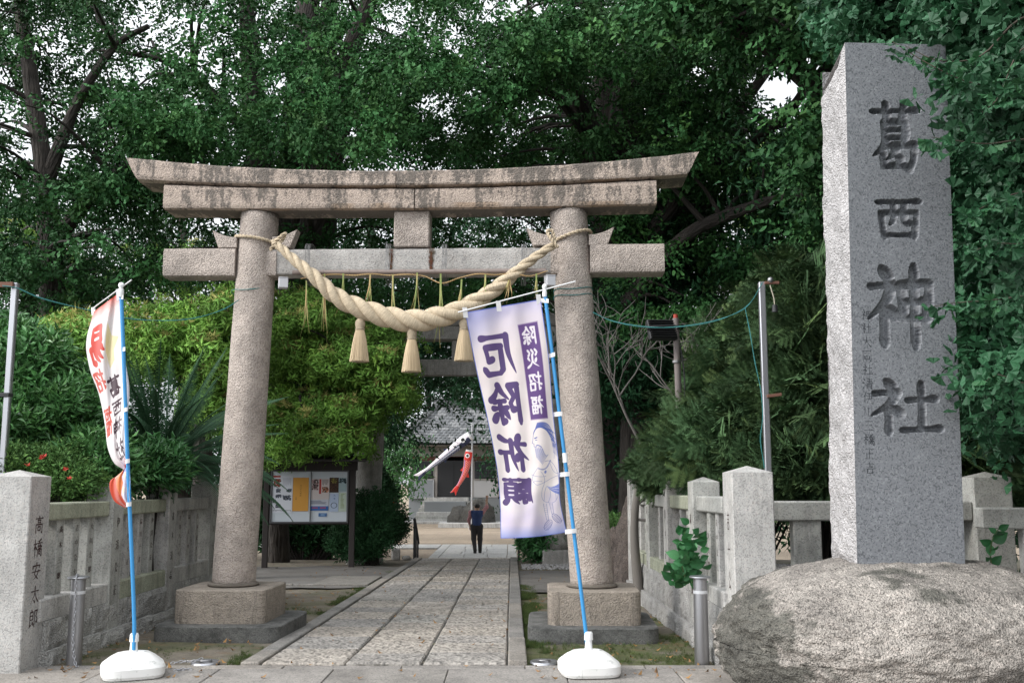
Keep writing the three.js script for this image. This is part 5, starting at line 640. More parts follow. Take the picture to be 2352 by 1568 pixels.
  const yewAt = (label, blobs) => bush('yew', label, blobs, 'needle', yew, oy, 'feathery yews behind the boulder-side fence');
  yewAt('broad feathery yew behind boulder-side fence and metal pole', [[1680, 930, 70, 100, 13.2, 80, 0.8], [1760, 820, 100, 120, 13.2, 120, 1], [1680, 1020, 110, 80, 11.2, 100, 1], [1800, 960, 90, 120, 11.2, 90, 1], [1800, 1060, 80, 50, 10.6, 50, 0.6]]);
  yewAt('feathery yew standing close behind the tall inscribed pillar', [[1850, 720, 70, 130, 11.4, 80, 1], [1880, 900, 60, 120, 11, 80, 0.8], [1860, 1060, 60, 60, 10.4, 50, 0.6], [2050, 900, 150, 200, 11.5, 120, 1], [2250, 1000, 120, 150, 10.8, 80, 1]]);
  yewAt('low feathery yew branch above the dark rock', [[1560, 1060, 50, 40, 12.6, 26, 0.5], [1600, 1030, 40, 40, 12.2, 24, 0.5]]);
}
// cycad
{
  const base = V(-4.42, groundY(-12.6), -12.6), t = thing('cycad', 'dark green cycad with arching feather fronds behind hedge-side fence', 'cycad', base); const mF = leafM([0.042, 0.095, 0.05], 0.5), H = 1.72;
  mesh('trunk', tube([V(0, 0, 0), V(0.03, 0.8, 0), V(0, H, 0)], [0.2, 0.19, 0.16], 14, 14, 0.25), mBark, t);
  const fr = [0.3, 0.75, 1.25].map((curl) => { const l = [], L = 1.7, P = (s) => { const a = s * curl; return V(0, (Math.sin(a) / curl) * L, -((1 - Math.cos(a)) / curl) * L); }; const pts = []; for (let i = 0; i <= 10; i++) pts.push(P(i / 10)); l.push(tube(pts, [0.012, 0.004], 12, 4)); for (let i = 4; i < 74; i++) { const s = i / 74, p = P(s), T = P(s + 0.01).sub(p).normalize(), N = V(1, 0, 0).cross(T), w = 0.19 * Math.pow(Math.sin(Math.PI * Math.min(1, 0.12 + s * 0.9)), 0.7); for (const q of [-1, 1]) l.push(place(tri([[-0.008, 0, 0], [0.008, 0, 0], [0, w, 0]]), p, V(q, 0, 0).addScaledVector(T, 0.55).addScaledVector(N, -0.45), 0.3)); } return merge(l.map((g) => { const k = g.index ? g.toNonIndexed() : g; k.deleteAttribute('uv'); return k; })); });
  for (let i = 0; i < 84; i++) { const a = i * 2.4, e = Math.pow((i + 0.5) / 84, 0.75), m = mesh('frond', fr[e < 0.3 ? 0 : e < 0.65 ? 1 : 2], mF, t); m.position.set(Math.cos(a) * 0.05, H - 0.03 + 0.05 * (1 - e), Math.sin(a) * 0.05); m.rotation.order = 'YXZ'; m.rotation.set(-lerp(0.08, 1.35, e) + rr(-0.08, 0.08), a, rr(-0.15, 0.15)); const s = rr(0.85, 1.12); m.scale.set(s, s, s); }
}
// ---------------------------------------------------------------- near ginkgo branches on the right, over the pillar
{
  const big = [0, 1, 2, 3].map(() => { const n = 12, rim = [], s = 0.072; for (let i = 0; i <= n; i++) { const a = lerp(-1.05, 1.05, i / n), notch = Math.abs(i - n / 2) < 0.5 ? 0.72 : 1, r = s * notch * (1 + 0.06 * Math.sin(i * 2.7 + rnd() * 3)); rim.push([Math.sin(a) * r, Math.cos(a) * r - 0.01, s * (0.10 * Math.sin(i * 1.9 + rnd()) + 0.16 * Math.abs(Math.sin(a)) - 0.1 * Math.cos(a))]); } const t = []; for (let i = 0; i < n; i++) t.push([0, 0, 0], rim[i + 1], rim[i]); t.push([-0.0012, 0, 0], [0.0012, 0, 0], [0, -0.05, 0.008], [0.0, 0, 0.001], [0, -0.05, 0.008], [-0.001, 0, 0]); return tri(t); });
  const L = [[0.042, 0.145, 0.062], [0.034, 0.118, 0.052], [0.05, 0.16, 0.062], [0.03, 0.1, 0.044]].map((c) => leafM(c, 0.5, 0.32));
  const base = V(5.6, 0, -6.6), t = thing('ginkgo_tree', 'ginkgo tree with big fan leaves hanging in front of the tall pillar', 'tree', base), off = base.clone().negate();
  mesh('trunk', tube([V(0, 0, 0), V(-0.1, 2, 0), V(0.1, 4.5, 0.2), V(0, 8, 0.4)], [0.34, 0.28, 0.22, 0.1], 30, 14, 0.15), mBark, t);
  const pos = [], tw = [];
  const bough = (pts, n, spread, rb = 0.012) => { const P = pts.map((p) => at(...p)), cv = new THREE.CatmullRomCurve3(P); const root = V(5.4, Math.max(2.4, P[0].y + 0.3), -6.6); tw.push(tube([root, P[0].clone().lerp(root, 0.4), ...P].map((p) => p.clone().add(off)), [rb * 1.8, rb, 0.002], 40, 6)); for (let i = 0; i < n; i++) { const s = Math.pow(rnd(), 0.8), p = cv.getPointAt(s), near = rnd(); pos.push(p.add(V(gauss() * spread, gauss() * spread * 0.75 - 0.03, gauss() * spread))); } };
  // boughs that cross the face of the pillar: their leaves are single pieces
  bough([[2352, 40, 6.2], [2250, 130, 6.2], [2160, 140, 6.2], [2080, 105, 6.3]], 34, 0.07); bough([[2330, 200, 6.2], [2230, 190, 6.1], [2140, 150, 6.1], [2050, 95, 6.2]], 34, 0.075); bough([[2352, 320, 6.1], [2260, 330, 6.0], [2180, 320, 6.0], [2140, 315, 6.0]], 40, 0.085); bough([[2352, 680, 6.0], [2270, 690, 5.9], [2200, 695, 5.9], [2135, 705, 5.9]], 46, 0.075); bough([[2352, 440, 6.1], [2270, 470, 6.0], [2215, 500, 6.0]], 40, 0.10); bough([[2352, 560, 6.2], [2280, 560, 6.2], [2230, 580, 6.3]], 36, 0.10); bough([[2352, 880, 6.4], [2290, 860, 6.4], [2240, 900, 6.5]], 34, 0.10); bough([[2352, 110, 5.8], [2290, 230, 5.8], [2240, 270, 5.9]], 36, 0.11);
  pos.slice(0, 300).forEach((p, i) => { const m = mesh('leaf', big[i % 4], L[Math.floor(rnd() * 4)], t); m.position.copy(p.clone().add(off)); m.quaternion.setFromUnitVectors(UP, V(gauss() * 0.7 - 0.25, -0.35 + gauss() * 0.6, 0.35 + gauss() * 0.5).normalize()); m.rotateY(rnd() * 6.28); m.scale.setScalar(rr(0.75, 1.15)); });
  const br = mesh('branches', merge(tw), M([0.07, 0.055, 0.04], 0.9), t); br.userData.kind = 'stuff';
  const cl = clumpsIn([[2290, -100, 2560, 300, 6.3, 8.2, 44, 0.16, 0.28], [2300, 260, 2580, 660, 6.4, 8.2, 44, 0.16, 0.28], [2310, 620, 2580, 980, 6.6, 8.0, 18, 0.14, 0.24], [2140, -180, 2330, 30, 6.8, 8.4, 16, 0.16, 0.28], [2215, 40, 2400, 960, 8.6, 9.8, 80, 0.25, 0.4], [1900, -80, 2200, 60, 8.8, 10, 34, 0.25, 0.4]]).map((c) => ({ ...c, p: c.p.add(off) }));
  // canopy over the street corner, outside the picture: it shades pillar and boulder
  for (let i = 0; i < 130; i++) cl.push({ p: V(rr(-2.6, 3.2), rr(4.8, 8.5), rr(-2.2, 4.4)), r: rr(0.5, 0.8) });
  for (let i = 0; i < 110; i++) cl.push({ p: V(rr(0.9, 3.8), rr(1.2, 5.2), rr(-1.5, 4.6)), r: rr(0.5, 0.8) });
  foliage(t, 'foliage', 'ginkgoNear', L[1], cl, { per: 14, flat: 0.8, scale: [0.85, 1.15], vary: 0.3, mode: 'hang' });
}
// broad-leaved weed and vine on the right fence
{
  const lf = (s) => { const n = 6, l = []; const w = s * 0.36; const row = (t) => [0, s * t, -0.25 * s * t * t], e = (t, q) => [q * w * Math.sin(Math.PI * Math.pow(t, 0.8)), s * t, 0.10 * s * Math.sin(Math.PI * t) - 0.25 * s * t * t]; for (let i = 0; i < n; i++) { const a = i / n, b = (i + 1) / n; for (const q of [-1, 1]) { const r0 = row(a), r1 = row(b), e0 = e(a, q), e1 = e(b, q); q > 0 ? l.push(r0, e0, r1, r1, e0, e1) : l.push(r0, r1, e0, r1, e1, e0); } } return tri(l); };
  const gs = [0.11, 0.14, 0.17].map(lf), ms = [[0.05, 0.19, 0.07], [0.07, 0.23, 0.085], [0.04, 0.15, 0.055]].map((c) => leafM(c, 0.4, 0.25));
  const plant = (name, label, pts, n, sp, sc) => { const P = pts.map((p) => at(...p)), base = P[0].clone(), t = thing(name, label, 'plant', base); const cv = new THREE.CatmullRomCurve3(P.map((p) => p.clone().sub(base))); mesh('stem', tube(cv.points, [0.008, 0.003], 24, 5), M([0.07, 0.12, 0.04], 0.7), t); for (let i = 0; i < n; i++) { const p = cv.getPointAt((i + 0.5) / n), a = i * 2.4, m = mesh('leaf', pick(gs), pick(ms), t); m.position.copy(p).add(V(gauss() * sp * 0.4, gauss() * sp * 0.3, gauss() * sp * 0.4)); m.quaternion.setFromUnitVectors(UP, V(Math.cos(a), 0.35 + gauss() * 0.4, Math.sin(a) * 0.6 + 0.5).normalize()); m.rotateY(rr(-0.4, 0.4)); m.scale.setScalar(rr(0.75, 1.1) * sc); } };
  plant('broadleaf_plant', 'bright broadleaf plant growing through the boulder-side fence', [[1592, 1350, 9.25], [1585, 1300, 9.2], [1578, 1250, 9.2], [1572, 1215, 9.2]], 40, 0.18, 0.72); plant('broadleaf_plant', 'bushy broadleaf plant over the lower rail of boulder-side fence', [[1560, 1345, 9.4], [1565, 1310, 9.3], [1590, 1285, 9.2]], 44, 0.22, 0.8);
  plant('broadleaf_plant', 'lush broadleaf plant hanging over the base stones of boulder-side fence', [[1575, 1330, 9.15], [1568, 1290, 9.1], [1600, 1255, 9.1], [1606, 1230, 9.1]], 46, 0.2, 0.75); plant('vine', 'thin vine climbing the fence beyond the boulder', [[2278, 1300, 8.1], [2276, 1265, 8.05], [2284, 1230, 8.02], [2300, 1208, 8.0]], 9, 0.05, 0.8); plant('small_weed', 'small weed at the foot of boulder-side fence beside bollard', [[1640, 1525, 8.95], [1638, 1500, 8.9], [1630, 1480, 8.9]], 7, 0.06, 0.45);
}
// dead twigs behind the right gate pillar
{
  const base = V(1.9, groundY(-13.6), -13.6), t = thing('bare_tree', 'leafless grey twiggy tree behind gate pillar on the boulder side', 'tree', base), l = [];
  const grow = (p, d, L, r, k) => { const pts = [p.clone()]; const q = p.clone(), e = d.clone(); for (let i = 0; i < 4; i++) { e.add(V(gauss() * 0.28, gauss() * 0.24 + 0.02, gauss() * 0.28)).normalize(); q.addScaledVector(e, L / 4); pts.push(q.clone()); if (k > 0 && i > 0) for (let n = 0; n < 2; n++) if (rnd() < 0.72) grow(q.clone(), e.clone().add(V(gauss() * 0.9, gauss() * 0.6, gauss() * 0.9)).normalize(), L * rr(0.5, 0.75), r * 0.58, k - 1); } l.push(tube(pts, [r, r * 0.5], 6, 5)); };
  mesh('trunk', tube([V(-0.2, 0, 0), V(-0.25, 1.1, 0), V(-0.1, 2.0, 0)], [0.07, 0.055, 0.04], 12, 8, 0.1), M([0.16, 0.145, 0.13], 0.9), t);
  grow(V(-0.22, 1.3, 0), V(0.5, 0.35, 0.1).normalize(), 1.1, 0.026, 3); grow(V(-0.15, 1.8, 0), V(0.35, 0.6, 0).normalize(), 1.2, 0.026, 3); grow(V(-0.1, 2.0, 0), V(-0.3, 0.8, 0.1).normalize(), 1.1, 0.024, 3); grow(V(-0.22, 1.1, 0), V(0.9, 0.05, 0.2).normalize(), 0.9, 0.02, 3);
  const m = mesh('twigs', merge(l), M([0.165, 0.15, 0.14], 0.9), t); m.userData.kind = 'stuff';
}
// grass and moss tufts
{
  const bl = []; for (let i = 0; i < 9; i++) { const a = rnd() * 6.28; bl.push(place(tri([[-0.002, 0, 0], [0.002, 0, 0], [0, rr(0.02, 0.05), 0.008]]), V(gauss() * 0.02, 0, gauss() * 0.02), V(Math.cos(a) * 0.5, 1, Math.sin(a) * 0.5), rnd() * 6)); } const g = merge(bl), list = [], add = (x, z, s) => { const q = new THREE.Quaternion().setFromAxisAngle(UP, rnd() * 6.28), k = rr(0.55, 1.3), y = rnd() * 0.6; list.push({ m: new THREE.Matrix4().compose(V(x, groundY(z) - 0.004, z), q, V(s, s * rr(0.6, 1.2), s)), c: new THREE.Color().setRGB(k * (1 + y), k, k * 0.8) }); };
  for (let i = 0; i < 5200; i++) { const z = -8.62 - rnd() * 8, x = 0.13 + Math.abs(gauss()) * 0.18 + (rnd() < 0.35 && z > -10.4 ? rnd() * 1.5 : 0); if (fbm(x * 2, z * 1.4, 5) > -0.12) add(x, z, rr(0.6, 1.2)); }
  for (let i = 0; i < 2600; i++) { const z = -8.62 - rnd() * 11, x = -2.28 - Math.abs(gauss()) * 0.16; if (fbm(x * 2, z * 1.1, 9) > 0.02) add(x, z, rr(0.5, 1.0)); }
  for (let i = 0; i < 2400; i++) { const z = -8.65 - rnd() * 5, x = rr(0.9, 1.75); if (fbm(x * 1.6, z * 1.6, 3) > 0) add(x, z, rr(0.5, 0.9)); }
  for (let i = 0; i < 1500; i++) { const z = -8.65 - rnd() * 5, x = rr(-3.9, -2.4); if (fbm(x * 1.6, z * 1.6, 6) > 0.12) add(x, z, rr(0.4, 0.8)); }
  const m = new THREE.InstancedMesh(g, leafM([0.055, 0.105, 0.03], 0.7, 0.2), list.length); list.forEach((e, i) => { m.setMatrixAt(i, e.m); m.setColorAt(i, e.c); }); m.name = 'grass'; scene.add(tag(m, 'short grass and weeds along kerbs and plinths', 'grass', null, 'stuff'));
}
// fallen leaves and bits of twig
{
  const g = merge([bladeLeaf(0.045, 0.022, 0.35, 0.3)]), list = [], q = new THREE.Quaternion();
  for (let i = 0; i < 620; i++) { const onPath = rnd() < 0.16, z = -8.0 - Math.pow(rnd(), 1.4) * 13, x = onPath ? rr(-2.1, 0.1) : rnd() < 0.5 ? rr(0.15, 1.75) : rr(-3.85, -2.3), k = rr(0.5, 1.2), t = rnd(); q.setFromEuler(new THREE.Euler(Math.PI / 2 + rr(-0.35, 0.35), rr(-0.3, 0.3), rnd() * 6.28)); list.push({ m: new THREE.Matrix4().compose(V(x, groundY(z) + (onPath ? 0.018 : 0.012), z), q, V(1, 1, 1).multiplyScalar(rr(0.7, 1.5))), c: new THREE.Color().setRGB(k * lerp(0.9, 1.3, t), k * lerp(0.7, 1.0, t), k * 0.6) }); }
  const m = new THREE.InstancedMesh(g, M([0.24, 0.17, 0.09], 0.9, { side: THREE.DoubleSide }), list.length); list.forEach((e, i) => { m.setMatrixAt(i, e.m); m.setColorAt(i, e.c); }); m.name = 'fallen_leaves'; scene.add(tag(m, 'scattered dry leaves on path and earth', 'fallen leaves', null, 'stuff'));
}
// ---------------------------------------------------------------- second, shaded gate at the end of the path
{
  const t = thing('inner_torii_gate', 'dark shaded stone torii gate at the end of the path, half hidden by foliage', 'torii gate', V(-1.1, groundY(-22), -22.2)), mD = M([0.8, 0.78, 0.76], 0.95, { map: gFence.map, bumpMap: gTorii.bumpMap, bumpScale: 0.01 });
  for (const s of [-1, 1]) { mesh('pillar', tube([V(s * 2.12, 0.3, 0), V(s * 2.05, 2.4, 0), V(s * 1.95, 4.9, 0)], [0.3, 0.29, 0.27], 24, 28, 0.02), mD, t); mesh('plinth', cbox(0.72, 0.4, 0.72, 0.03).translate(s * 2.12, -0.1, 0), mD, t); }
  mesh('tie_beam', cbox(5.0, 0.36, 0.28, 0.015).translate(0, 4.1, 0), mD, t); mesh('lower_lintel', cbox(5.4, 0.3, 0.44, 0.015).translate(0, 4.9, 0), mD, t); mesh('top_lintel', cbox(6.0, 0.28, 0.54, 0.03).translate(0, 5.205, 0), mD, t); mesh('name_strut', cbox(0.5, 0.44, 0.24, 0.012).translate(0, 4.46, 0), mD, t);
}
// ---------------------------------------------------------------- notice board
{
  const t = thing('notice_board', 'roofed dark wooden notice board with posters behind glass', 'notice board', V(-4.1, groundY(-20.4), -20.4), R(5)), wd = M([0.028, 0.022, 0.02], 0.8), Y0 = 0.93, Hh = 1.0, Wd = 1.5;
  for (const s of [-1, 1]) { mesh('post', cbox(0.11, 2.2, 0.11, 0.008).translate(s * 0.86, -0.04, -0.02), wd, t); mesh('footing', cbox(0.5, 0.07, 0.34, 0.01).translate(s * 0.86, -0.045, 0), M([0.34, 0.32, 0.3], 0.95, { map: gPale.map }), t); }
  mesh('back', cbox(1.62, Hh + 0.12, 0.06, 0.006).translate(0, Y0 - 0.06, -0.03), wd, t); mesh('panel', cbox(Wd, Hh, 0.012, 0.002).translate(0, Y0, 0.008), M([0.52, 0.56, 0.60], 0.7), t);
  mesh('roof', hull([[-1.15, 2.13, -0.35], [1.15, 2.13, -0.35], [-1.15, 2.13, 0.38], [1.15, 2.13, 0.38], [-1.15, 2.17, -0.35], [1.15, 2.17, -0.35], [-1.15, 2.17, 0.38], [1.15, 2.17, 0.38], [-1.15, 2.26, 0], [1.15, 2.26, 0]]), M([0.05, 0.045, 0.045], 0.6), t); mesh('header', cbox(1.9, 0.2, 0.1, 0.006).translate(0, 1.95, 0), wd, t);
  for (const [x, y, w, h] of [[0, Y0 - 0.03, 1.56, 0.03], [0, Y0 + Hh, 1.56, 0.03], [-0.765, Y0, 0.03, Hh], [0.765, Y0, 0.03, Hh], [0.02, Y0, 0.012, Hh]]) mesh('frame', cbox(w, h, 0.03, 0.003).translate(x, y, 0.03), M([0.1, 0.1, 0.105], 0.5, { metalness: 0.5 }), t);
  const sheetOf = (x0, y0, x1, y1, draw) => { const W = 160, H = Math.round((160 * (y1 - y0)) / (x1 - x0)), [c, q] = canvas(W, H); draw(q, W, H); mesh('poster', new THREE.PlaneGeometry((x1 - x0) * Wd, (y1 - y0) * Hh).translate(((x0 + x1) / 2 - 0.5) * Wd, Y0 + Hh * (1 - (y0 + y1) / 2), 0.0235 + rnd() * 0.003), M([1, 1, 1], 0.8, { map: cTex(c) }), t); };
  const lines = (q, x, y, w, h, n, col, v) => { q.fillStyle = col; for (let i = 0; i < n; i++) v ? q.fillRect(x + (w / n) * i, y, (w / n) * 0.4, h * rr(0.5, 1)) : q.fillRect(x, y + (h / n) * i, w * rr(0.5, 1), (h / n) * 0.45); };
  const photo = (q, x, y, w, h, a) => { for (let i = 0; i < 60; i++) { const k = rr(0.3, 1.2); q.fillStyle = `rgb(${a[0] * k | 0},${a[1] * k | 0},${a[2] * k | 0})`; q.fillRect(x + rnd() * w * 0.85, y + rnd() * h * 0.85, w * 0.15 + 1, h * 0.15 + 1); } };
  sheetOf(0.01, 0.08, 0.27, 0.82, (q, W, H) => { q.fillStyle = '#c9cbd3'; q.fillRect(0, 0, W, H); q.fillStyle = '#9c4a40'; q.fillRect(0, 0, 60, 24); photo(q, 0, 34, 66, 110, [150, 70, 50]); for (const [x, y, w, h] of [[24, 160, 40, 50], [22, 230, 50, 46], [0, 290, 26, 44], [24, 350, 46, 46], [110, 160, 44, 44], [78, 240, 76, 66]]) photo(q, x, y, w, h, [90, 96, 110]); lines(q, 80, 30, 70, 110, 9, '#9a9aa6', true); lines(q, 4, 420, 150, 20, 16, '#222', true); });
  sheetOf(0.275, 0.12, 0.485, 0.79, (q, W, H) => { q.fillStyle = '#c58f3e'; q.fillRect(0, 0, W, H); q.fillStyle = '#3a2a12'; [...'大三十八木正'].forEach((ch, i) => brush(q, ch, 68, 110 + i * 30, 24, 24, 8)); [...'平中'].forEach((ch, i) => brush(q, ch, 26, 300 + i * 22, 18, 18, 8)); });
  sheetOf(0.52, 0.14, 0.76, 0.56, (q, W, H) => { q.fillStyle = '#c4b9b6'; q.fillRect(0, 0, W, H); photo(q, 4, 4, 60, 150, [140, 110, 110]); q.fillStyle = '#a3302c'; q.fillRect(70, 8, 18, H * 0.7); lines(q, 98, 10, 56, 90, 6, '#4b4646', true); photo(q, 95, 110, 60, 80, [170, 110, 80]); });
  sheetOf(0.51, 0.57, 0.755, 0.78, (q, W, H) => { q.fillStyle = '#b9bcc6'; q.fillRect(0, 0, W, H); lines(q, 6, 8, 140, 50, 5, '#3d4254'); q.fillStyle = '#2f5d9c'; q.fillRect(0, H * 0.58, W, H * 0.42); q.fillStyle = '#a2506a'; q.fillRect(14, H * 0.68, 54, 16); q.fillRect(84, H * 0.68, 54, 16); });
  sheetOf(0.76, 0.12, 0.885, 0.42, (q, W, H) => { q.fillStyle = '#3a2418'; q.fillRect(0, 0, W, H); photo(q, 20, 10, 110, 140, [120, 110, 50]); photo(q, 0, 180, 160, 150, [70, 44, 30]); });
  sheetOf(0.885, 0.12, 0.99, 0.4, (q, W, H) => { q.fillStyle = '#96a8ac'; q.fillRect(0, 0, W, H); photo(q, 0, 20, 160, 160, [40, 60, 66]); });
  sheetOf(0.77, 0.44, 0.885, 0.8, (q, W, H) => { q.fillStyle = '#a9b6cc'; q.fillRect(0, 0, W, H); q.fillStyle = '#2e4d86'; brush(q, '大', 60, 30, 50, 60, 10); brush(q, '木', 60, 110, 50, 60, 10); q.strokeStyle = '#1e2a33'; q.lineWidth = 12; q.beginPath(); q.ellipse(80, 330, 54, 74, 0, 0, 7); q.stroke(); });
  sheetOf(0.89, 0.42, 0.99, 0.8, (q, W, H) => { q.fillStyle = '#b4c0b0'; q.fillRect(0, 0, W, H); lines(q, 40, 40, 90, 480, 12, '#7c8a5c'); });
  sheetOf(0.625, 0.83, 0.735, 0.9, (q, W, H) => { q.fillStyle = '#3a6294'; q.fillRect(0, 0, W, H); lines(q, 40, 20, 110, 70, 3, '#9ab4cc'); });
}
// ---------------------------------------------------------------- dark standing rock, small stones, handrails
{
  const rock = (name, label, p, sx, sy, sz, mat, det = 24, seedo = 0) => { const g = mergeVertices((() => { const q = new THREE.IcosahedronGeometry(1, det); q.deleteAttribute('uv'); q.deleteAttribute('normal'); return q; })()), P = g.attributes.position, v = V(); for (let i = 0; i < P.count; i++) { v.fromBufferAttribute(P, i); const d = v.clone(); v.multiplyScalar(1 + 0.32 * fbm(d.x * 1.2 + seedo, d.y * 1.2, d.z * 1.2, 4) + 0.06 * fbm(d.x * 6 + seedo, d.y * 6, d.z * 6, 3)); P.setXYZ(i, v.x * sx, Math.max(-0.2, v.y * sy), v.z * sz); } g.computeVertexNormals(); const m = mesh(name, boxUV(g.toNonIndexed()), mat); m.position.copy(p); return tag(m, label, 'rock'); };
  const mR = M([0.42, 0.36, 0.34], 0.95, { map: gBoulder.map, bumpMap: gBoulder.bumpMap, bumpScale: 0.03 }), mR2 = M([0.26, 0.26, 0.25], 0.95, { map: gBoulder.map, bumpMap: gBoulder.bumpMap, bumpScale: 0.03 });
  rock('standing_rock', 'large dark brown standing rock behind the last post of the mossy fence', V(2.5, groundY(-15.6) + 0.1, -15.9), 0.95, 1.9, 0.6, mR, 24, 3);
  rock('standing_rock', 'smaller dark sloping rock leaning at foot of the standing rock', V(1.78, groundY(-16) + 0.05, -16.3), 0.5, 0.95, 0.45, mR, 18, 8);
  rock('dark_rock', 'black rock on low stone slab in the yard behind the person', V(-1.8, -0.80, -53), 0.95, 1.35, 0.7, mR2, 20, 5); rock('dark_rock', 'lower black rock on stone slab beside hall steps', V(-2.75, -0.80, -53.2), 0.7, 1.0, 0.6, mR2, 18, 12);
  const sl = thing('stone_slab', 'low rectangular stone slab carrying the black rocks', 'slab', V(-2.1, -0.93, -53)); mesh('slab', cbox(3.4, 0.25, 2.2, 0.02), mFence, sl);
  const sp = (label, x, z, h) => { const t = thing('stone_marker', label, 'stone marker', V(x, groundY(z) - 0.03, z), 0.2); mesh('stone', cbox(0.2, h, 0.18, 0.03), mFence, t); };
  sp('short square stone marker beside handrail beside the dark bush', -2.72, -23.75, 0.27); sp('short square stone marker beside the leafy bush at the path end', 0.58, -23.75, 0.3); sp('low flat stone beside stone marker near the handrail', -2.48, -23.8, 0.1);
  const hr = (label, x) => { const t = thing('handrail', label, 'handrail', V(x, -0.32, -23.8), 0, 'handrails of the steps'); for (const [z, y0, y1] of [[0, 0, 0.93], [-0.45, -0.3, 0.68], [-0.95, -0.6, 0.42]]) mesh('baluster', rod(V(0, y0, z), V(0, y1, z), 0.022, 8), mBlack, t); mesh('rail', tube([V(0, 0.92, 0.05), V(0, 0.94, 0), V(0, 0.42, -0.95), V(0, 0.3, -1.1)], 0.03, 16, 8), mBlack, t); mesh('lower_rail', rod(V(0, 0.25, 0), V(0, -0.22, -0.95), 0.015, 6), mBlack, t); };
  hr('black metal handrail of the steps beside the dark bush', -2.3); hr('black metal handrail of the steps beside the leafy bush', 0.16);
}
// ---------------------------------------------------------------- hall across the yard
{
  const t = thing('shrine_hall', 'low hall with grey tiled hip roof and dark doors across the yard', 'building', V(-2.6, -0.91, -59.5)), pl = M([0.36, 0.34, 0.325], 0.9), gr = M([0.20, 0.21, 0.215], 0.9), dk = M([0.014, 0.014, 0.016], 0.6), red = M([0.105, 0.035, 0.028], 0.8), wd = M([0.30, 0.27, 0.245], 0.85);
  mesh('foundation', cbox(7.0, 1.45, 8, 0.03).translate(0, -0.02, -4), gr, t); mesh('wall', cbox(6.9, 3.2, 7.9, 0.02).translate(0, 1.42, -4), pl, t);
  mesh('tie_board', cbox(6.96, 0.26, 0.06, 0.01).translate(0, 3.55, 0.0), red, t); mesh('eave_beam', cbox(7.5, 0.28, 0.1, 0.01).translate(0, 4.28, 0.35), wd, t);
  for (const x of [-3.4, -1.9, 0.25, 1.8, 3.4]) mesh('column', cbox(0.16, 2.3, 0.08, 0.01).translate(x, 1.43, 0.0), wd, t);
  const door = mesh('double_door', cbox(2.05, 2.35, 0.06, 0.01).translate(-0.85, 1.44, 0.0), dk, t); mesh('door_gap', cbox(0.02, 2.3, 0.02, 0.002).translate(-0.85, 1.45, 0.035), M([0.005, 0.005, 0.005], 0.8), door);
  for (const x of [-2.68, 1.0, 2.6]) { const w = mesh('window', cbox(1.2, 1.0, 0.06, 0.01).translate(x, 2.5, 0.0), M([0.018, 0.02, 0.024], 0.3), t); for (let i = 0; i < 11; i++) mesh('lattice_bar', cbox(0.022, 0.96, 0.02, 0.002).translate(x - 0.52 + i * 0.104, 2.52, 0.045), M([0.055, 0.06, 0.065], 0.7), w); for (let i = 0; i < 5; i++) mesh('lattice_bar', cbox(1.16, 0.02, 0.016, 0.002).translate(x, 2.64 + i * 0.18, 0.052), M([0.055, 0.06, 0.065], 0.7), w); mesh('sill', cbox(1.3, 0.06, 0.1, 0.008).translate(x, 2.42, 0.02), wd, w); }
  mesh('wall_panel', cbox(3.2, 1.05, 0.05, 0.01).translate(1.85, 1.4, 0.0), M([0.42, 0.41, 0.41], 0.85), t);
  const bd = mesh('board', cbox(1.45, 1.05, 0.06, 0.008).translate(-2.78, 1.38, 0.12), M([0.21, 0.22, 0.235], 0.6), t); for (const [x, y, w, h] of [[0, 0, 1.5, 0.04], [0, 1.05, 1.5, 0.04], [-0.74, 0, 0.04, 1.09], [0.74, 0, 0.04, 1.09]]) mesh('board_frame', cbox(w, h, 0.03, 0.004).translate(-2.78 + x, 1.36 + y, 0.155), M([0.42, 0.43, 0.44], 0.5), bd);
  for (let i = 0; i < 7; i++) mesh('step', cbox(2.6 + (6 - i) * 0.16, 0.205, 0.36, 0.015).translate(-1.25 - (6 - i) * 0.0, 0.2 * i, 0.15 + 0.34 * (6 - i)), [mFence, mFenceB][i % 2], t); mesh('step_base', cbox(5.2, 0.2, 3.2, 0.02).translate(-1.8, -0.08, 1.6), mFence, t);
  mesh('step_mass', cbox(2.4, 1.2, 1.6, 0.01).translate(-1.25, -0.02, 0.7), gr, t);
  // roof: front slope of single tiles, other slopes joined
  const E = 4.55, Tp = 6.95, zf = 1.25, zr = -2.6, xe = 4.05, xr = 2.1, nC = 32, nR = 13, tone = [[0.125, 0.128, 0.132], [0.095, 0.098, 0.1], [0.175, 0.175, 0.175], [0.08, 0.083, 0.086]].map((c) => M(c, 0.75));
  const lift = (u) => 0.22 * Math.pow(Math.abs(u), 6), pf = (u, v) => V(lerp(xe, xr, v) * u, lerp(E, Tp, v * (0.82 + 0.18 * v)) + lift(u) * (1 - v), lerp(zf, zr, v));
  mesh('roof_deck', sheet(24, 12, (u, v) => pf(u * 2 - 1, v).add(V(0, -0.07, 0))), dk, t);
  const tileG = (() => sheet(6, 1, (u, v) => { const a = u * Math.PI * 2; return V((u - 0.5) * 0.268, 0.045 * Math.cos(a * 0.5 - 1.57 + 1.57) * (u < 0.55 ? 1 : 0.25) * Math.sin(Math.min(1, u / 0.55) * Math.PI) + 0.03 * (1 - v), (0.5 - v) * 0.40); }))(), thick = (() => { const a = tileG.clone(), l = [a]; const e = sheet(6, 1, (u, v) => { const y = 0.045 * (u < 0.55 ? 1 : 0.25) * Math.cos(u * Math.PI) * Math.sin(Math.min(1, u / 0.55) * Math.PI) + 0.03; return V((u - 0.5) * 0.268, y - v * 0.04, 0.2); }); l.push(e); return merge(l); })();
  let count = 0; const rest = [], dd = new THREE.Object3D();
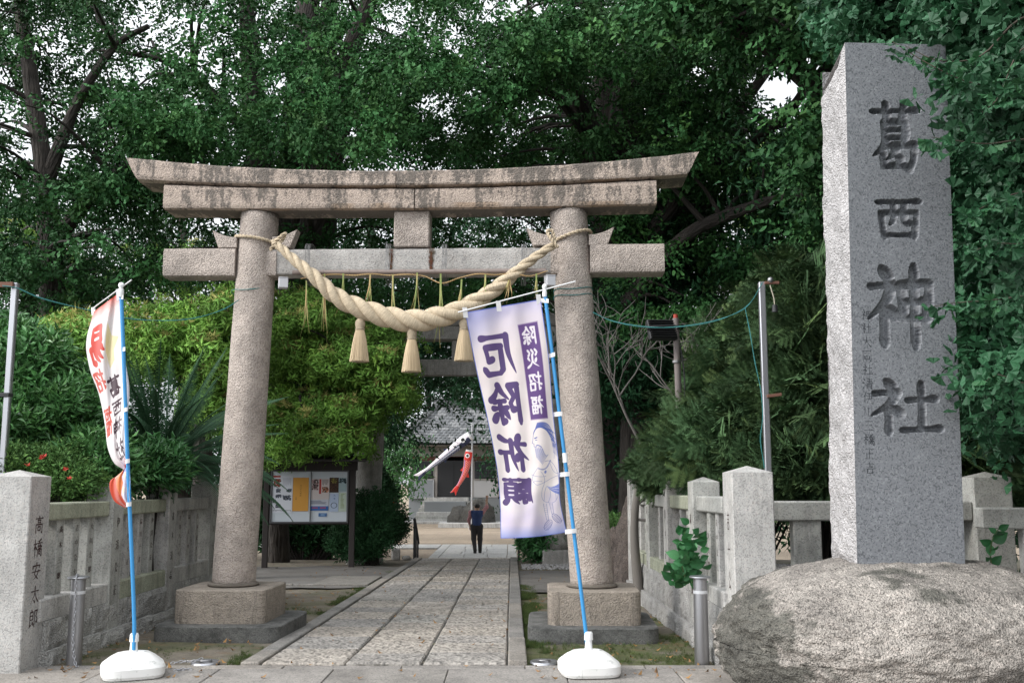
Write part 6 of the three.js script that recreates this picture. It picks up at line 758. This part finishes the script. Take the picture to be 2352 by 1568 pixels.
  for (let r = 0; r < nR; r++) { const v = (r + 0.5) / nR, half = lerp(xe, xr, v), n = Math.round((half * 2) / 0.252); for (let k = 0; k < n; k++) { const x = -half + (k + 0.5) * ((half * 2) / n), p = pf(x / half, v), p2 = pf(x / half, v + 0.03), ang = Math.atan2(p2.y - p.y, -(p2.z - p.z)); if (count < 300 && x < 1.4) { const m = mesh('roof_tile', thick, pick(tone), t); m.position.copy(p); m.rotation.x = ang; count++; } else { dd.position.copy(p); dd.rotation.set(ang, 0, 0); dd.updateMatrix(); rest.push(thick.clone().applyMatrix4(dd.matrix)); } } }
  const rs = mesh('roof_tiles_rest', merge(rest), tone[0], t); rs.userData.kind = 'stuff';
  for (const s of [-1, 1]) { const hip = []; for (let i = 0; i <= 12; i++) hip.push(pf(s, i / 12).add(V(0, 0.1, 0))); mesh('hip_ridge', tube(hip, 0.16, 26, 10, 0.1), tone[2], t); const g = []; for (let i = 0; i < 16; i++) { const p = pf(s, i / 16 + 0.02).add(V(0, 0.28, 0)), q = pf(s, i / 16 + 0.065).add(V(0, 0.28, 0)); g.push(rod(p, q, 0.085, 8)); } mesh('hip_cap', merge(g), tone[i2(s)], t); mesh('side_slope', tri([[s * xe, E + 0.2, zf], [s * xe, E + 0.2, -9.2], [s * xr, Tp, zr], [s * xe, E + 0.2, -9.2], [s * xr, Tp, -5.4], [s * xr, Tp, zr]].map((p) => p)), tone[1], t).material = M([0.16, 0.165, 0.17], 0.6, { side: THREE.DoubleSide }); }
  mesh('back_slope', sheet(4, 4, (u, v) => V(lerp(xe, xr, v) * (u * 2 - 1), lerp(E, Tp, v) - 0.02, lerp(-9.2, -5.4, v))), M([0.16, 0.165, 0.17], 0.6, { side: THREE.DoubleSide }), t);
  mesh('main_ridge', cbox(4.7, 0.5, 3.1, 0.05).translate(0, Tp - 0.08, -4), tone[3], t); mesh('ridge_cap', cbox(4.9, 0.14, 0.5, 0.04).translate(0, Tp + 0.42, -2.8), tone[2], t);
  mesh('eave_soffit', cbox(8.0, 0.06, 10.2, 0.01).translate(0, E - 0.16, -4.0), wd, t);
  function i2(s) { return s > 0 ? 1 : 2; }
  // low outbuilding and red bridge rail left of the hall
  const ob = thing('outbuilding', 'low dark shed half hidden beside the hall', 'building', V(-9.2, -0.91, -63)); mesh('wall', cbox(3.4, 2.6, 3, 0.02), M([0.08, 0.07, 0.06], 0.9), ob); mesh('roof', hull([[-2.1, 2.6, 2], [2.1, 2.6, 2], [-2.1, 2.6, -2], [2.1, 2.6, -2], [-2.0, 3.5, -0.2], [2.0, 3.5, -0.2]]), M([0.09, 0.085, 0.08], 0.8), ob); mesh('opening', cbox(1.2, 1.9, 0.08, 0.01).translate(0.6, 0.1, 1.49), M([0.5, 0.52, 0.45], 0.9), ob);
  const rb = thing('red_bridge_rail', 'small bright red arched bridge railing beside the hall', 'railing', V(-6.6, -0.91, -51.5)), mr = M([0.62, 0.06, 0.015], 0.5); for (const x of [-0.55, 0, 0.55]) mesh('post', rod(V(x, 0, 0), V(x, 1.55 + 0.12 * x, 0), 0.055, 8), mr, rb); for (const y of [0.75, 1.1, 1.4]) mesh('rail', tube([V(-0.9, y - 0.25, 0), V(0, y, 0), V(0.55, y + 0.08, 0)], 0.045, 12, 6), mr, rb); mesh('deck', tube([V(-0.9, 0.2, 0), V(0, 0.5, 0), V(0.6, 0.55, 0)], 0.08, 12, 6), mr, rb);
}
// ---------------------------------------------------------------- carp streamers
{
  const pole = thing('flag_pole', 'slim grey flagpole in the yard in front of the hall', 'flagpole', V(-2.0, -0.72, -50)); mesh('pole', rod(V(0, 0, 0), V(0.0, 4.98, 0), 0.045, 10), M([0.4, 0.4, 0.41], 0.4, { metalness: 0.6 }), pole); mesh('finial', new THREE.CylinderGeometry(0.07, 0.09, 0.1, 12).translate(0, 5.0, 0), M([0.45, 0.45, 0.46], 0.4), pole); mesh('foot', cbox(0.3, 0.2, 0.3, 0.02).translate(0, -0.24, 0), mFence, pole);
  const fish = (label, a, b, c, R0, cols, scaleC, b0) => {
    const t = thing('carp_streamer', label, 'carp streamer', a, 0, 'carp streamers on the flagpole'); const P = new THREE.CatmullRomCurve3([a, b, c].map((p) => p.clone().sub(a)));
    const W = 512, H = 256, [cn, q] = canvas(W, H); q.fillStyle = cols[0]; q.fillRect(0, 0, W, H); q.fillStyle = cols[1]; q.fillRect(0, H * b0, W, H * 0.42); q.fillStyle = scaleC; for (let x = 120; x < 420; x += 22) for (let y = 0; y < 7; y++) { q.beginPath(); q.arc(x + (y % 2) * 11, H * (b0 + 0.03) + y * 16, 7, 0, 7); q.fill(); } q.fillStyle = cols[2]; q.fillRect(110, H * (b0 + 0.04), 320, 12); q.fillStyle = '#eee'; q.fillRect(0, 0, 14, H); q.beginPath(); q.arc(60, H * 0.46, 24, 0, 7); q.fill(); q.fillStyle = '#111'; q.beginPath(); q.arc(60, H * 0.46, 14, 0, 7); q.fill();
    const prof = (s) => R0 * (s < 0.12 ? 0.8 + s * 1.7 : s < 0.8 ? lerp(1.0, 0.36, (s - 0.12) / 0.68) : lerp(0.36, 0.5, (s - 0.8) / 0.2)), fr = P.computeFrenetFrames(40, false);
    const g = sheet(20, 40, (u, v) => { const p = P.getPointAt(v), i = Math.round(v * 40), an = u * Math.PI * 2 + Math.PI, r = prof(v), fl = v > 0.82 ? lerp(1, 0.15, (v - 0.82) / 0.18) : 0.8, k = v > 0.82 ? lerp(1, 1.5, (v - 0.82) / 0.18) : 1; const n = V(0, 0, 1).addScaledVector(fr.tangents[i], -fr.tangents[i].z).normalize(), bb = fr.tangents[i].clone().cross(n), o = p.clone().addScaledVector(n, Math.cos(an) * r * fl).addScaledVector(bb, Math.sin(an) * r * k); if (v > 0.9) { const mid = Math.abs(Math.sin(an)); o.addScaledVector(fr.tangents[i], (mid - 0.5) * r * 1.4); } o.u = v; o.v = u; return o; });
    const tx = cTex(cn); tx.wrapT = THREE.RepeatWrapping; mesh('body', g, new THREE.MeshPhysicalMaterial({ map: tx, roughness: 0.8, side: THREE.DoubleSide, transmission: 0.2, thickness: 0 }), t);
    const fin = (s, l, sd) => { const p = P.getPointAt(s), T = P.getTangentAt(s), N = T.clone().cross(V(0, 0, 1)).normalize().multiplyScalar(sd); const f0 = p.clone().addScaledVector(N, prof(s) * 0.8); return tri([f0, f0.clone().addScaledVector(T, l), f0.clone().addScaledVector(T, l * 0.9).addScaledVector(N, l * 0.5)].map((z) => [z.x, z.y, z.z])); };
    mesh('fin', fin(0.35, 0.3, 1), M(new THREE.Color(cols[1]).getHex(), 0.8, { side: THREE.DoubleSide }), t); mesh('fin', fin(0.45, 0.3, -1), M(new THREE.Color(cols[1]).getHex(), 0.8, { side: THREE.DoubleSide }), t);
    mesh('mouth_ring', new THREE.TorusGeometry(R0 * 0.8, 0.015, 6, 20).applyQuaternion(new THREE.Quaternion().setFromUnitVectors(V(0, 0, 1), P.getTangentAt(0))), M([0.6, 0.6, 0.6], 0.6), t);
  };
  fish('black and white carp streamer flying from the flagpole', at(1080, 1000, 50), at(1020, 1048, 50.2), at(958, 1096, 50.6), 0.27, ['#ded6dc', '#2b3350', '#cfd3de'], '#8f99b4', 0.5); fish('red carp streamer hanging below on the flagpole', at(1078, 1034, 50), at(1068, 1085, 50.1), at(1042, 1132, 50.2), 0.21, ['#e6b8b4', '#d0332a', '#384a9c'], '#f0a49a', 0.3);
}
// ---------------------------------------------------------------- person walking to the hall, seen from behind, right arm raised
{
  const t = thing('person', 'man in navy vest walking away across the yard with one arm raised', 'person', V(-1.17, -0.91, -33.6), R(4));
  const J = { pel: [0, 0.93, 0], bel: [0, 1.06, 0.01], ch: [0, 1.27, 0.0], nk: [0, 1.43, 0.0], hd: [0.01, 1.55, -0.01], ls: [-0.19, 1.37, 0], le: [-0.26, 1.1, -0.02], lw: [-0.22, 0.9, -0.16], rs: [0.19, 1.38, 0], re: [0.33, 1.52, -0.06], rw: [0.33, 1.76, -0.1], rh: [0.345, 1.86, -0.11], lh: [-0.2, 0.84, -0.2], lhp: [-0.1, 0.9, 0], lk: [-0.1, 0.5, -0.02], la: [-0.06, 0.13, 0.14], lt: [-0.06, 0.05, 0.06], rhp: [0.1, 0.9, 0], rk: [0.11, 0.49, -0.05], ra: [0.11, 0.09, -0.03], rt: [0.12, 0.04, -0.16] };
  const B = { legs: [['lhp', 0.095, 'lk', 0.065], ['lk', 0.063, 'la', 0.045], ['rhp', 0.095, 'rk', 0.065], ['rk', 0.063, 'ra', 0.045], ['pel', 0.12, 'lhp', 0.09], ['pel', 0.12, 'rhp', 0.09]], torso: [['pel', 0.125, 'bel', 0.125], ['bel', 0.125, 'ch', 0.145], ['ch', 0.145, 'nk', 0.07], ['ls', 0.075, 'ch', 0.14], ['rs', 0.075, 'ch', 0.14]], arms: [['ls', 0.06, 'le', 0.045], ['le', 0.043, 'lw', 0.03], ['rs', 0.06, 're', 0.045], ['re', 0.043, 'rw', 0.03]], hands: [['lw', 0.03, 'lh', 0.035], ['rw', 0.03, 'rh', 0.032]], feet: [['la', 0.045, 'lt', 0.04], ['ra', 0.045, 'rt', 0.04]], head: [['nk', 0.055, 'hd', 0.075], ['hd', 0.088, 'hd', 0.088]] };
  const C = V(0.03, 0.95, -0.02), HALF = 1.02, N = 76;
  const bone = (p, a, ra, b, rb, inf) => { const ax = a[0], ay = a[1], az = a[2], dx = b[0] - ax, dy = b[1] - ay, dz = b[2] - az, l2 = dx * dx + dy * dy + dz * dz, k = l2 > 1e-9 ? clamp(((p.x - ax) * dx + (p.y - ay) * dy + (p.z - az) * dz) / l2, 0, 1) : 0; return Math.hypot(p.x - ax - dx * k, p.y - ay - dy * k, (p.z - az - dz * k) * 1.12) - lerp(ra, rb, k) - inf; };
  const body = (name, bones, inf, mat, parent, cut) => { const mc = new MarchingCubes(N, mat, false, false, 60000); mc.isolation = 0; const p = V(); for (let k = 0; k < N; k++) for (let j = 0; j < N; j++) for (let i = 0; i < N; i++) { p.set(C.x + ((i - N / 2) / (N / 2)) * HALF, C.y + ((j - N / 2) / (N / 2)) * HALF, C.z + ((k - N / 2) / (N / 2)) * HALF); let d = 1; for (const [a, ra, b, rb] of bones) { const e = bone(p, J[a], ra, J[b], rb, inf), h = clamp(0.5 + 0.5 * (d - e) / 0.04, 0, 1); d = lerp(d, e, h) - 0.04 * h * (1 - h) * 0.9; } if (cut) d = Math.max(d, cut(p)); mc.field[i + j * N + k * N * N] = -d; } mc.update(); const n = mc.count, g = new THREE.BufferGeometry(); g.setAttribute('position', new THREE.BufferAttribute(mc.positionArray.slice(0, n * 3), 3)); g.setAttribute('normal', new THREE.BufferAttribute(mc.normalArray.slice(0, n * 3), 3)); g.scale(HALF, HALF, HALF).translate(C.x, C.y, C.z); return mesh(name, g, mat, parent); };
  const all = [...B.legs, ...B.torso, ...B.arms, ...B.hands, ...B.head, ...B.feet]; const fing = []; for (const [h, up] of [['rh', 1], ['lh', -1]]) { const o = J[h]; for (let f = 0; f < 5; f++) { const n = h + f, k = f - 2, L = [0.045, 0.07, 0.078, 0.072, 0.055][f]; J[n] = [o[0] + (f === 0 ? -0.05 : k * 0.018), o[1] + up * (f === 0 ? 0.03 : L), o[2] - 0.02]; fing.push([h, 0.016, n, 0.009]); } }
  const skin = body('body', [...all, ...fing], 0, M([0.45, 0.27, 0.19], 0.7), t); skin.scale.set(1, 1, 1);
  body('trousers', B.legs, 0.018, M([0.028, 0.026, 0.025], 0.9), t, (p) => Math.max(p.y - 1.0, 0.09 - p.y)); body('shirt', [...B.torso, ...B.arms], 0.012, M([0.42, 0.20, 0.21], 0.9), t, (p) => Math.max(p.y - 1.62 + (p.x < 0.2 ? 0.19 : 0), 0.96 - p.y)); body('vest', B.torso, 0.03, M([0.028, 0.05, 0.135], 0.9), t, (p) => Math.max(p.y - 1.43, 0.93 - p.y, Math.abs(p.x) - 0.2)); body('shoes', B.feet, 0.014, M([0.015, 0.015, 0.015], 0.5), t, (p) => p.y - 0.11);
  body('hair', [['hd', 0.092, 'hd', 0.092]], 0.008, M([0.035, 0.032, 0.03], 0.95), t, (p) => Math.max(1.5 - p.y, -0.03 - p.z - (p.y - 1.58) * 0.8)); body('ears', [['hd', 0.02, 'hd', 0.02]], 0, M([0.45, 0.27, 0.19], 0.7), t, (p) => 1);
  t.remove(t.children[t.children.length - 1]);
  const ear = new THREE.SphereGeometry(0.022, 10, 8).scale(0.5, 1.3, 1); for (const s of [-1, 1]) mesh('ear', ear.clone().translate(0.01 + s * 0.092, 1.545, 0), M([0.42, 0.25, 0.18], 0.7), t); mesh('nose', new THREE.ConeGeometry(0.016, 0.045, 8).rotateX(-Math.PI / 2 - 0.4).translate(0.01, 1.545, -0.105), M([0.45, 0.27, 0.19], 0.7), t); mesh('mouth', new THREE.SphereGeometry(0.022, 10, 6).scale(1, 0.3, 0.4).translate(0.01, 1.505, -0.09), M([0.3, 0.12, 0.1], 0.7), t); for (const s of [-1, 1]) mesh('eye', new THREE.SphereGeometry(0.011, 8, 6).translate(0.01 + s * 0.032, 1.568, -0.083), M([0.03, 0.025, 0.02], 0.3), t);
}
// ---------------------------------------------------------------- trees round the yard
{
  const of = { per: 12, flat: 0.8, scale: [2.0, 3.2], vary: 0.3, mode: 'out', yellow: 0.2 };
  for (const [px, D, reg, lab, m] of [[700, 72, [[480, 700, 880, 1110, 68, 78, 90, 2, 3.4]], 'far green tree behind the shed', G4], [985, 75, [[860, 780, 1080, 1060, 72, 80, 60, 1.8, 2.8]], 'far loose tree behind the hall roof', G4], [1180, 74, [[1060, 700, 1320, 1090, 72, 80, 100, 2, 3.2]], 'far green tree behind the banner end of the hall', G4], [1380, 60, [[1180, 860, 1480, 1120, 52, 64, 90, 1.6, 2.6]], 'far green tree beside the yard beyond the banner', G4], [840, 42, [[760, 760, 890, 960, 38, 44, 50, 0.7, 1.1]], 'dark tree overhanging the shed end of the hall roof', G4], [870, 56, [[840, 1010, 925, 1120, 52, 56, 24, 0.8, 1.4]], 'small green tree beside the hall', G3], [1215, 40, [[1080, 860, 1260, 925, 37, 42, 26, 0.5, 0.8]], 'branch of dark tree over the hall roof', G4]])
    tree('yard_tree', lab, 'trees round the yard', [(() => { const b = at(px, 1190, D); b.y = -0.91; const top = at(px, reg[0][1] + 60, D); return { pts: [b, b.clone().lerp(top, 0.4), b.clone().lerp(top, 0.7), top], r: [0.4, 0.3, 0.22, 0.1] }; })()], clumpsIn(reg), 'broad', m, of, 5);
}
renderer.render(scene, camera);
